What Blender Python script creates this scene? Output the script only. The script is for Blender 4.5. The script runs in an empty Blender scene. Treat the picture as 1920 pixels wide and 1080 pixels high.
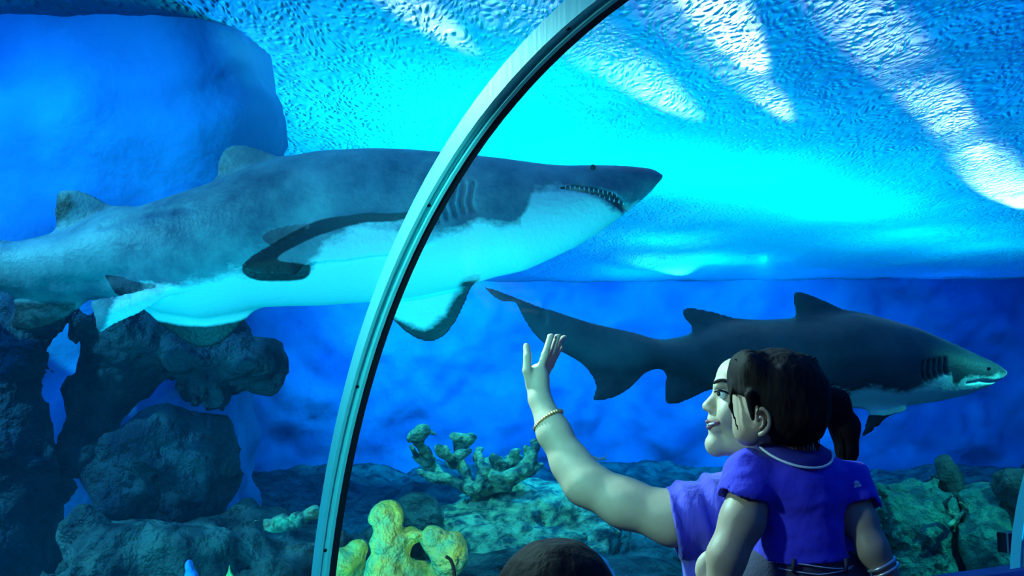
import bpy, math, random
import numpy as np
from mathutils import Vector, Matrix

# ------------------------------------------------------------------ camera
S = bpy.context.scene
COL = S.collection
F = 960 / math.tan(math.radians(27.5))          # focal length in pixels of the 1920 frame
PITCH = math.radians(6.2)
CAM = np.array([0.0, 0.0, 1.6])
RIGHT = np.array([1.0, 0, 0])
FWD = np.array([0, math.cos(PITCH), math.sin(PITCH)])
UP = np.array([0, -math.sin(PITCH), math.cos(PITCH)])
cd = bpy.data.cameras.new('camera')
cd.sensor_width = 36
cd.lens = 18 / math.tan(math.radians(27.5))
cd.clip_start = 0.05
cam = bpy.data.objects.new('camera', cd)
cam.location = CAM
cam.rotation_euler = (math.pi / 2 + PITCH, 0, 0)
COL.objects.link(cam)
S.camera = cam

# ------------------------------------------------------------------ world, exposure, lights
w = bpy.data.worlds.new('world')
S.world = w
w.use_nodes = True
w.node_tree.nodes['Background'].inputs[0].default_value = (0.0, 0.03, 0.12, 1)
w.node_tree.nodes['Background'].inputs[1].default_value = 0.25
S.view_settings.view_transform = 'Standard'
S.view_settings.look = 'None'
S.view_settings.gamma = 1
S.view_settings.exposure = 0.0
S.cycles.max_bounces = 5
S.cycles.transparent_max_bounces = 12
S.cycles.sample_clamp_indirect = 4

SURF = 3.6


def on_surface(px, py, z=SURF):
    d = FWD + RIGHT * (px - 960) / F + UP * (540 - py) / F
    return CAM + d * (z - CAM[2]) / d[2]


def at(px, py, D):
    return CAM + FWD * D + RIGHT * (px - 960) * D / F + UP * (540 - py) * D / F


def light(name, kind, loc, aim, energy, color, size=0.5, size_y=None, spot=60, blend=0.8):
    l = bpy.data.lights.new(name, kind)
    l.energy = energy
    l.color = color
    if kind == 'AREA':
        l.size = size
        if size_y:
            l.shape = 'RECTANGLE'
            l.size_y = size_y
    else:
        l.shadow_soft_size = size
    if kind == 'SPOT':
        l.spot_size = math.radians(spot)
        l.spot_blend = blend
    o = bpy.data.objects.new(name, l)
    o.location = loc
    o.rotation_euler = (Vector(aim) - Vector(loc)).to_track_quat('-Z', 'Y').to_euler()
    COL.objects.link(o)
    return o


CY = (0.0, 0.95, 1.0)
# lamps that hang above the water: (px, py below the lamp, height, watts, colour)
POOLS = [
    (580, 20, 0.9, 60, CY), (640, 130, 0.9, 220, CY), (760, 190, 1.0, 260, CY), (900, 240, 1.0, 220, CY),
    (590, 235, 0.9, 70, CY), (1080, 262, 1.0, 230, CY), (1220, 272, 1.0, 240, CY), (1350, 295, 1.0, 260, CY),
    (1470, 328, 1.0, 300, CY), (1580, 365, 1.1, 330, CY), (1700, 415, 1.2, 330, CY), (1850, 440, 1.2, 240, CY),
    (1190, 425, .8, 130, CY), (1290, 470, .9, 260, CY), (1000, 60, .8, 30, CY), (860, 20, .8, 40, CY),
    (1150, 497, 1.2, 600, (0, .4, 1)), (1480, 500, 1.2, 200, (0, .25, 1)), (1750, 505, 1.2, 200, (0, .2, 1)),  # blue lamps added to lift the dark far strip of the surface
]
for i, (px, py, h, e, c) in enumerate(POOLS):
    p = on_surface(px, py)
    light('tank_lamp', 'POINT', (p[0] + .5, p[1] + 1.0, SURF + h * .8), p, e * .2, c, 0.06)
# white floodlights skimming the water
a, b = on_surface(1640, 60), on_surface(1915, 385)
dv = (b - a) / np.linalg.norm(b - a)
src = b + dv * 2.2 + np.array([0, 0, 0.45])
light('floodlight', 'SPOT', src, a + (b - a) * 0.86, 12000, (1, .96, .98), 0.03, spot=9.5, blend=0.9)
light('floodlight', 'SPOT', src, a + (b - a) * 0.28, 20000, (1, .97, .9), 0.03, spot=4.0, blend=1)
c = on_surface(1368, 50)
light('floodlight', 'SPOT', c + np.array([1.0, 2.2, .30]), c, 5500, (1, .97, .95), 0.03, spot=8, blend=0.9)
c2 = on_surface(1415, 165)
light('floodlight', 'SPOT', c2 + np.array([1.1, 1.9, .22]), c2, 1200, (1, .97, .85), 0.03, spot=8, blend=1)
c3 = on_surface(1160, 125)
light('floodlight', 'SPOT', c3 + np.array([1.3, 2.1, .22]), c3, 1100, (.8, 1, .7), 0.03, spot=13, blend=1)
c4 = on_surface(765, 5)
light('floodlight', 'SPOT', c4 + np.array([.8, 1.8, .22]), c4, 700, (1, .95, .8), 0.03, spot=10, blend=1)
c5 = on_surface(1230, 470)
light('floodlight', 'SPOT', c5 + np.array([1.0, 3.5, .25]), c5, 2200, (.1, 1, .95), 0.03, spot=34, blend=1)
# blue sun and area light added above the water to bring out its ripples
sun = light('surface_fill', 'SUN', (0, 0, 8), (-2.6, -6.0, 5.6), 5.2, (0.0, 0.17, 1.0), 0.02)
light('surface_fill', 'AREA', (3, 9, 6.5), (2.5, 8, 3.3), 100, (0.0, 0.25, 1.0), 12, 12)
# fill spots added in the water to brighten sharks, reef and walls
def add_fill(loc, aim, e, c, cone=110):
    light('tank_fill', 'SPOT', loc, aim, e, c, 0.02, spot=cone, blend=1)


add_fill((-3.4, 2.6, 3.2), (-2.2, 4.0, 2.0), 420, (0.12, .8, 1))
add_fill((-1.6, 2.2, 0.4), (-0.5, 4.0, 2.4), 250, (0.0, .75, 1), 75)
add_fill((-0.4, 2.6, 1.25), (-0.25, 3.5, 1.0), 20, (.8, 1, .35), 60)
add_fill((0.35, 3.35, 0.5), (0.25, 4.0, 2.3), 110, (0.0, .8, 1), 80)
add_fill((3.1, 4.7, 2.3), (2.5, 5.9, 0.9), 95, (.05, 1, .75), 80)
add_fill((2.8, 3.8, 0.35), (2.0, 5.6, 1.8), 260, (0.0, .5, 1))
add_fill((-1.0, 13.5, 3.5), (-1.0, 16.8, 2.8), 2600, (0.0, .62, 1), 130)
add_fill((3.5, 13.5, 3.5), (3.5, 16.5, 2.4), 1700, (0.0, .55, 1), 130)
add_fill((8.5, 12.5, 3.5), (8.5, 15.5, 2.4), 400, (0.0, .25, 1), 130)
add_fill((0.4, 7.2, 3.5), (0.6, 8.4, 0.5), 750, (0.0, .42, 1))
add_fill((-0.7, 5.0, 3.4), (-0.25, 6.4, 1.0), 230, (.12, 1, .8), 50)
add_fill((5.5, 7.5, 3.5), (5.0, 8.0, 0.5), 220, (0.0, .3, 1))
add_fill((-2.7, 3.6, 3.5), (-2.5, 4.9, 2.2), 140, (0.0, .3, 1), 140)
# added spot for the tank's glow on the visitors, then fills inside the tunnel
light('tank_fill', 'SPOT', (-0.9, 2.9, 2.75), (1.0, 2.0, 1.5), 420, (.5, 1, .93), 0.1, spot=70)
light('tunnel_fill', 'SPOT', (-0.85, 1.45, 2.0), (1.1, 2.0, 1.4), 40, (.42, 1, .88), 0.04, spot=75)  # added to light the visitors from the left
light('tunnel_fill', 'SPOT', (-0.5, 1.2, 2.0), (-0.3, 2.5, 1.7), 60, (.15, 1, 1), 0.04, spot=80)  # added to brighten the inner face of the rib
light('tunnel_fill', 'POINT', (0.15, 0.1, 2.0), (0, 0, 0), 1.6, (.8, .7, .8), 0.04)  # weak fill added near the camera


# ------------------------------------------------------------------ materials
def mat(name, color=(.5, .5, .5), rough=.6, metallic=0.0, noise=None, bump=None, spec=.3, emit=None, sheen=0):
    """noise=(scale, second colour, amount) ; bump=(scale, strength, distance, stretch)"""
    m = bpy.data.materials.new(name)
    m.use_nodes = True
    nt = m.node_tree
    bs = nt.nodes['Principled BSDF']
    bs.inputs['Base Color'].default_value = (*color, 1)
    bs.inputs['Roughness'].default_value = rough
    bs.inputs['Metallic'].default_value = metallic
    bs.inputs['Specular IOR Level'].default_value = spec
    if sheen:
        bs.inputs['Sheen Weight'].default_value = sheen
    tc = nt.nodes.new('ShaderNodeTexCoord')
    if noise:
        n = nt.nodes.new('ShaderNodeTexNoise')
        n.inputs['Scale'].default_value = noise[0]
        n.inputs['Detail'].default_value = 6
        nt.links.new(tc.outputs['Object'], n.inputs['Vector'])
        r = nt.nodes.new('ShaderNodeMapRange')
        r.inputs[1].default_value = .5 - noise[2]
        r.inputs[2].default_value = .5 + noise[2]
        nt.links.new(n.outputs['Fac'], r.inputs[0])
        mx = nt.nodes.new('ShaderNodeMix')
        mx.data_type = 'RGBA'
        mx.inputs[6].default_value = (*color, 1)
        mx.inputs[7].default_value = (*noise[1], 1)
        nt.links.new(r.outputs[0], mx.inputs[0])
        nt.links.new(mx.outputs[2], bs.inputs['Base Color'])
    if bump:
        n = nt.nodes.new('ShaderNodeTexNoise')
        n.inputs['Scale'].default_value = bump[0]
        n.inputs['Detail'].default_value = 5
        mp = nt.nodes.new('ShaderNodeMapping')
        if len(bump) > 3:
            mp.inputs['Scale'].default_value = bump[3]
        nt.links.new(tc.outputs['Object'], mp.inputs[0])
        nt.links.new(mp.outputs[0], n.inputs['Vector'])
        bp = nt.nodes.new('ShaderNodeBump')
        bp.inputs['Strength'].default_value = bump[1]
        bp.inputs['Distance'].default_value = bump[2]
        nt.links.new(n.outputs['Fac'], bp.inputs['Height'])
        nt.links.new(bp.outputs[0], bs.inputs['Normal'])
    if emit:
        bs.inputs['Emission Color'].default_value = (*emit[0], 1)
        bs.inputs['Emission Strength'].default_value = emit[1]
    return m


def water_surface_material():
    m = bpy.data.materials.new('water_surface')
    m.use_nodes = True
    nt = m.node_tree
    nt.nodes.clear()
    N, L = nt.nodes.new, nt.links.new
    out = N('ShaderNodeOutputMaterial')
    tl = N('ShaderNodeBsdfTranslucent')
    tl.inputs[0].default_value = (.85, .95, 1, 1)
    tc = N('ShaderNodeTexCoord')
    mp = N('ShaderNodeMapping')
    mp.inputs['Scale'].default_value = (1.0, .5, 1)
    mp.inputs['Rotation'].default_value = (0, 0, math.radians(-14))
    L(tc.outputs['Object'], mp.inputs[0])
    warp = N('ShaderNodeTexNoise')
    warp.inputs['Scale'].default_value = 3
    L(mp.outputs[0], warp.inputs['Vector'])
    ad = N('ShaderNodeVectorMath')
    ad.operation = 'MULTIPLY_ADD'
    ad.inputs[1].default_value = (.22, .22, .22)
    L(warp.outputs['Color'], ad.inputs[0])
    L(mp.outputs[0], ad.inputs[2])
    vo = N('ShaderNodeTexVoronoi')
    vo.feature = 'F1'
    vo.inputs['Scale'].default_value = 25
    L(ad.outputs[0], vo.inputs['Vector'])
    n1 = N('ShaderNodeTexNoise')
    n1.inputs['Scale'].default_value = 19
    n1.inputs['Detail'].default_value = 3
    L(ad.outputs[0], n1.inputs['Vector'])
    n2 = N('ShaderNodeTexNoise')
    n2.inputs['Scale'].default_value = 4
    n2.inputs['Detail'].default_value = 2
    L(mp.outputs[0], n2.inputs['Vector'])
    vr = N('ShaderNodeMapRange')
    vr.interpolation_type = 'SMOOTHSTEP'
    vr.inputs[1].default_value = .0
    vr.inputs[2].default_value = .55
    vr.inputs[3].default_value = .62
    vr.inputs[4].default_value = 0
    L(vo.outputs['Distance'], vr.inputs[0])
    m1 = N('ShaderNodeMath')
    m1.operation = 'MULTIPLY_ADD'
    m1.inputs[1].default_value = .4
    L(n1.outputs['Fac'], m1.inputs[0])
    L(vr.outputs[0], m1.inputs[2])
    m2 = N('ShaderNodeMath')
    m2.operation = 'MULTIPLY_ADD'
    m2.inputs[1].default_value = 1.2
    L(n2.outputs['Fac'], m2.inputs[0])
    L(m1.outputs[0], m2.inputs[2])
    bp = N('ShaderNodeBump')
    bp.inputs['Strength'].default_value = 1.0
    bp.inputs['Distance'].default_value = .045
    L(m2.outputs[0], bp.inputs['Height'])
    L(bp.outputs[0], tl.inputs['Normal'])
    gl = N('ShaderNodeBsdfGlossy')
    gl.inputs['Roughness'].default_value = .15
    gl.inputs[0].default_value = (.5, .8, 1, 1)
    L(bp.outputs[0], gl.inputs['Normal'])
    mx = N('ShaderNodeMixShader')
    mx.inputs[0].default_value = .08
    L(tl.outputs[0], mx.inputs[1])
    L(gl.outputs[0], mx.inputs[2])
    L(mx.outputs[0], out.inputs[0])
    return m


def acrylic_material():
    m = bpy.data.materials.new('acrylic')
    m.use_nodes = True
    nt = m.node_tree
    nt.nodes.clear()
    N, L = nt.nodes.new, nt.links.new
    out = N('ShaderNodeOutputMaterial')
    tr = N('ShaderNodeBsdfTransparent')
    tr.inputs[0].default_value = (.97, .99, 1, 1)
    gl = N('ShaderNodeBsdfGlossy')
    gl.inputs['Roughness'].default_value = .03
    mx = N('ShaderNodeMixShader')
    mx.inputs[0].default_value = .02
    L(tr.outputs[0], mx.inputs[1])
    L(gl.outputs[0], mx.inputs[2])
    L(mx.outputs[0], out.inputs[0])
    return m


def water_volume_material():
    m = bpy.data.materials.new('sea_water')
    m.use_nodes = True
    nt = m.node_tree
    nt.nodes.clear()
    N, L = nt.nodes.new, nt.links.new
    out = N('ShaderNodeOutputMaterial')
    ab = N('ShaderNodeVolumeAbsorption')
    ab.inputs['Color'].default_value = (0.0, .75, .97, 1)
    ab.inputs['Density'].default_value = .17
    sc_ = N('ShaderNodeVolumeScatter')
    sc_.inputs['Color'].default_value = (0.03, .45, 1, 1)
    sc_.inputs['Density'].default_value = .035
    sc_.inputs['Anisotropy'].default_value = .2
    ad_ = N('ShaderNodeAddShader')
    L(ab.outputs[0], ad_.inputs[0])
    L(sc_.outputs[0], ad_.inputs[1])
    L(ad_.outputs[0], out.inputs['Volume'])
    return m


def shark_material(name, back, back2, belly, edge, scale):
    """pigment attribute: signed distance (metres) above the belly line; margin: dark fin tips."""
    m = bpy.data.materials.new(name)
    m.use_nodes = True
    nt = m.node_tree
    bs = nt.nodes['Principled BSDF']
    bs.inputs['Roughness'].default_value = .5
    bs.inputs['Specular IOR Level'].default_value = .35
    N, L = nt.nodes.new, nt.links.new
    tc = N('ShaderNodeTexCoord')
    n = N('ShaderNodeTexNoise')
    n.inputs['Scale'].default_value = 9
    n.inputs['Detail'].default_value = 8
    n.inputs['Roughness'].default_value = .7
    mp = N('ShaderNodeMapping')
    mp.inputs['Scale'].default_value = (.8, 1, 1.5)
    L(tc.outputs['Object'], mp.inputs[0])
    L(mp.outputs[0], n.inputs['Vector'])
    at_ = N('ShaderNodeAttribute')
    at_.attribute_name = 'pigment'
    ma = N('ShaderNodeMath')
    ma.operation = 'MULTIPLY_ADD'
    ma.inputs[1].default_value = .16
    L(n.outputs['Fac'], ma.inputs[0])
    L(at_.outputs['Fac'], ma.inputs[2])
    mr = N('ShaderNodeMapRange')
    mr.inputs[1].default_value = .08 - .012
    mr.inputs[2].default_value = .08 + .025
    L(ma.outputs[0], mr.inputs[0])
    n2 = N('ShaderNodeTexNoise')
    n2.inputs['Scale'].default_value = scale
    n2.inputs['Detail'].default_value = 7
    n2.inputs['Roughness'].default_value = .65
    L(tc.outputs['Object'], n2.inputs['Vector'])
    r2 = N('ShaderNodeMapRange')
    r2.inputs[1].default_value = .35
    r2.inputs[2].default_value = .65
    L(n2.outputs['Fac'], r2.inputs[0])
    c1 = N('ShaderNodeMix')
    c1.data_type = 'RGBA'
    c1.inputs[6].default_value = (*back, 1)
    c1.inputs[7].default_value = (*back2, 1)
    L(r2.outputs[0], c1.inputs[0])
    c2 = N('ShaderNodeMix')
    c2.data_type = 'RGBA'
    c2.inputs[6].default_value = (*belly, 1)
    L(mr.outputs[0], c2.inputs[0])
    L(c1.outputs[2], c2.inputs[7])
    a2 = N('ShaderNodeAttribute')
    a2.attribute_name = 'margin'
    m3 = N('ShaderNodeMath')
    m3.operation = 'MULTIPLY_ADD'
    m3.inputs[1].default_value = .7
    L(n.outputs['Fac'], m3.inputs[0])
    L(a2.outputs['Fac'], m3.inputs[2])
    r3 = N('ShaderNodeMapRange')
    r3.inputs[1].default_value = .75
    r3.inputs[2].default_value = 1.0
    L(m3.outputs[0], r3.inputs[0])
    c3 = N('ShaderNodeMix')
    c3.data_type = 'RGBA'
    c3.inputs[7].default_value = (*edge, 1)
    L(r3.outputs[0], c3.inputs[0])
    L(c2.outputs[2], c3.inputs[6])
    L(c3.outputs[2], bs.inputs['Base Color'])
    bp = N('ShaderNodeBump')
    bp.inputs['Strength'].default_value = .35
    bp.inputs['Distance'].default_value = .01
    n4 = N('ShaderNodeTexNoise')
    n4.inputs['Scale'].default_value = 60
    n4.inputs['Detail'].default_value = 4
    L(tc.outputs['Object'], n4.inputs['Vector'])
    L(n4.outputs['Fac'], bp.inputs['Height'])
    L(bp.outputs[0], bs.inputs['Normal'])
    return m


M = dict(
    skin=mat('skin', (.60, .42, .31), .5, noise=(40, (.50, .34, .25), .3), bump=(250, .15, .002)),
    skin_child=mat('child_skin', (.44, .29, .21), .5, noise=(40, (.36, .23, .17), .3), bump=(250, .15, .002)),
    hair=mat('hair', (.010, .006, .007), .75, noise=(30, (.022, .013, .014), .2), bump=(60, .9, .006, (1, 1, .18)), spec=.12),
    lips=mat('lips', (.33, .11, .13), .45),
    white=mat('white_enamel', (.85, .85, .85), .35),
    dark=mat('dark_iris', (.01, .008, .008), .2, spec=.6),
    violet=mat('violet_cotton', (.11, .08, .62), .85, bump=(22, .8, .02, (1, 1, .22)), sheen=.2),
    blue=mat('royal_blue_cotton', (.045, .03, .62), .8, bump=(9, .6, .03), sheen=.1),
    collar=mat('navy_cotton', (.03, .025, .25), .85),
    piping=mat('white_piping', (.85, .85, .9), .7),
    denim=mat('dark_denim', (.05, .045, .09), .9, bump=(120, .5, .004)),
    stitch=mat('pale_stitching', (.5, .5, .65), .8),
    gold=mat('gold_beads', (.85, .5, .22), .3, metallic=.8),
    band=mat('silver_band', (.6, .6, .65), .3, metallic=.7),
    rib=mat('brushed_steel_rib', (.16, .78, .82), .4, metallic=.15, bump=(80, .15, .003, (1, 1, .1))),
    ribdark=mat('black_rubber_seal', (.012, .012, .02), .6),
    curb=mat('violet_painted_curb', (.08, .06, .3), .7, noise=(4, (.03, .02, .12), .2)),
    wall=mat('blue_tank_wall', (.03, .34, .70), .95, noise=(1.1, (.015, .13, .45), .2), bump=(5, .35, .10)),
    floor=mat('sea_bed', (.2, .3, .28), .95, noise=(5, (.03, .045, .07), .13), bump=(9, 1, .2)),
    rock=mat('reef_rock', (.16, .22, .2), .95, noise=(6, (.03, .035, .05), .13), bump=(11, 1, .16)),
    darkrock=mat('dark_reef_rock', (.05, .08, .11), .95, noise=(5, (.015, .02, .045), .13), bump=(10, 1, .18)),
    sponge=mat('yellow_green_sponge', (.8, .85, .16), .9, noise=(11, (.25, .7, .35), .12), bump=(28, 1, .06)),
    elk=mat('pale_coral', (.55, .75, .45), .9, noise=(13, (.06, .10, .12), .12), bump=(30, 1, .05)),
    green=mat('green_coral', (.14, .42, .30), .9, noise=(9, (.04, .12, .14), .14), bump=(20, 1, .10)),
    brown=mat('brown_coral', (.16, .14, .14), .95, noise=(7, (.06, .05, .06), .14), bump=(25, 1, .04)),
    bluecoral=mat('blue_tube_sponge', (.12, .3, .9), .8, bump=(30, .6, .02)),
    cream=mat('cream_tooth', (.6, .68, .72), .5),
    gum=mat('dark_mouth', (.03, .02, .05), .7),
    dull=mat('dull_pavement', (.08, .08, .1), .8),
    surf=water_surface_material(),
    acrylic=acrylic_material(),
    water=water_volume_material(),
)
M['shark'] = shark_material('big_shark_skin', (.06, .085, .15), (.30, .36, .40), (.8, .9, .9), (.02, .018, .022), 3.2)
M['shark2'] = shark_material('small_shark_skin', (.045, .045, .06), (.085, .085, .105), (.75, .85, .9), (.02, .02, .03), 5)


# ------------------------------------------------------------------ mesh helpers
def obj(name, verts, faces, material, parent=None, smooth=True, recenter=True, attrs=None):
    v = np.asarray(verts, float).reshape(-1, 3)
    me = bpy.data.meshes.new(name)
    loc = np.zeros(3)
    if recenter and parent is None:
        loc = np.array([(v[:, 0].min() + v[:, 0].max()) / 2, (v[:, 1].min() + v[:, 1].max()) / 2, v[:, 2].min()])
    me.from_pydata((v - loc).tolist(), [], [tuple(f) for f in (faces.tolist() if isinstance(faces, np.ndarray) else faces)])
    me.materials.append(material)
    if smooth:
        me.polygons.foreach_set('use_smooth', [True] * len(me.polygons))
    if attrs:
        for k, a in attrs.items():
            at_ = me.attributes.new(k, 'FLOAT', 'POINT')
            at_.data.foreach_set('value', np.asarray(a, np.float32))
    me.update()
    o = bpy.data.objects.new(name, me)
    COL.objects.link(o)
    if parent is None:
        o.location = loc
    else:
        o.parent = parent
        o.location = -np.array(parent.location)      # vertices are given in world coordinates
    return o


def child_obj(name, verts, faces, material, parent, smooth=True):
    """part of a part or of a thing: world coordinates are kept whatever the depth."""
    o = obj(name, verts, faces, material, parent, smooth)
    off = np.zeros(3)
    p = parent
    while p is not None:
        off += np.array(p.location)
        p = p.parent
    o.location = -off
    return o


def tag(o, label, cat, group=None, kind=None):
    o['label'] = label
    o['category'] = cat
    if group:
        o['group'] = group
    if kind:
        o['kind'] = kind
    return o


def struct(o):
    o['kind'] = 'structure'
    return o


def box(cx, cy, cz, sx, sy, sz, rz=0):
    v = []
    c, s = math.cos(rz), math.sin(rz)
    for i in (-1, 1):
        for j in (-1, 1):
            for k in (-1, 1):
                x, y = i * sx / 2, j * sy / 2
                v.append((cx + c * x - s * y, cy + s * x + c * y, cz + k * sz / 2))
    f = [(0, 1, 3, 2), (4, 6, 7, 5), (0, 4, 5, 1), (2, 3, 7, 6), (0, 2, 6, 4), (1, 5, 7, 3)]
    return v, f


def merge(parts):
    V, Fc = [], []
    for v, f in parts:
        n = len(V)
        V += [tuple(p) for p in v]
        Fc += [tuple(i + n for i in q) for q in f]
    return V, Fc


def tube(pts, r, n=10, cap=True):
    pts = [np.array(p, float) for p in pts]
    rs = r if hasattr(r, '__len__') else [r] * len(pts)
    V, Fc = [], []
    ref = None
    for i, p in enumerate(pts):
        t = pts[min(i + 1, len(pts) - 1)] - pts[max(i - 1, 0)]
        t /= np.linalg.norm(t) + 1e-9
        if ref is None:
            ref = np.array([0, 0, 1.]) if abs(t[2]) < .9 else np.array([1., 0, 0])
        a_ = ref - t * ref.dot(t)
        a_ /= np.linalg.norm(a_) + 1e-9
        ref = a_
        b_ = np.cross(t, a_)
        for k in range(n):
            an = 2 * math.pi * k / n
            V.append(p + rs[i] * (math.cos(an) * a_ + math.sin(an) * b_))
    for i in range(len(pts) - 1):
        for k in range(n):
            k2 = (k + 1) % n
            Fc.append((i * n + k, i * n + k2, (i + 1) * n + k2, (i + 1) * n + k))
    if cap:
        Fc.append(tuple(range(n))[::-1])
        Fc.append(tuple((len(pts) - 1) * n + k for k in range(n)))
    return V, Fc


def sphere(c, r, n=12, m=8):
    r = np.array(r if hasattr(r, '__len__') else [r] * 3)
    V = [np.array(c) + r * np.array([0, 0, 1])]
    for i in range(1, m):
        th = math.pi * i / m
        for k in range(n):
            ph = 2 * math.pi * k / n
            V.append(np.array(c) + r * np.array([math.sin(th) * math.cos(ph), math.sin(th) * math.sin(ph), math.cos(th)]))
    V.append(np.array(c) - r * np.array([0, 0, 1]))
    Fc = []
    for k in range(n):
        Fc.append((0, 1 + k, 1 + (k + 1) % n))
        Fc.append((len(V) - 1, 1 + (m - 2) * n + (k + 1) % n, 1 + (m - 2) * n + k))
    for i in range(m - 2):
        for k in range(n):
            k2 = (k + 1) % n
            Fc.append((1 + i * n + k, 1 + (i + 1) * n + k, 1 + (i + 1) * n + k2, 1 + i * n + k2))
    return V, Fc


def spline(pts, n=24):
    """Catmull-Rom through points."""
    P = [np.array(p, float) for p in pts]
    P = [2 * P[0] - P[1]] + P + [2 * P[-1] - P[-2]]
    out = []
    seg = len(P) - 3
    for i in range(seg):
        k = max(2, n // seg)
        for j in range(k):
            t = j / k
            p0, p1, p2, p3 = P[i:i + 4]
            out.append(.5 * ((2 * p1) + (-p0 + p2) * t + (2 * p0 - 5 * p1 + 4 * p2 - p3) * t * t + (-p0 + 3 * p1 - 3 * p2 + p3) * t ** 3))
    out.append(P[-2])
    return out


# ------------------------------------------------------------------ noise
_T = np.random.default_rng(7).random((32, 32, 32)).astype(np.float32)


def vnoise(x, y, z):
    xi, yi, zi = np.floor(x), np.floor(y), np.floor(z)
    fx, fy, fz = x - xi, y - yi, z - zi
    fx, fy, fz = [t * t * (3 - 2 * t) for t in (fx, fy, fz)]
    xi, yi, zi = [t.astype(int) & 31 for t in (xi, yi, zi)]
    x1, y1, z1 = (xi + 1) & 31, (yi + 1) & 31, (zi + 1) & 31
    def L_(a_, b_, t): return a_ + (b_ - a_) * t
    return L_(L_(L_(_T[xi, yi, zi], _T[x1, yi, zi], fx), L_(_T[xi, y1, zi], _T[x1, y1, zi], fx), fy),
              L_(L_(_T[xi, yi, z1], _T[x1, yi, z1], fx), L_(_T[xi, y1, z1], _T[x1, y1, z1], fx), fy), fz)


def fbm(x, y, z, octv=4):
    s, a_ = 0, .5
    for i in range(octv):
        s = s + a_ * (vnoise(x * 2 ** i + 5.3 * i, y * 2 ** i + 1.7 * i, z * 2 ** i) - .5)
        a_ *= .5
    return s


# ------------------------------------------------------------------ signed distance fields -> meshes
def smin(a_, b_, k):
    h = np.clip(.5 + .5 * (b_ - a_) / k, 0, 1)
    return b_ * (1 - h) + a_ * h - k * h * (1 - h)


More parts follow.
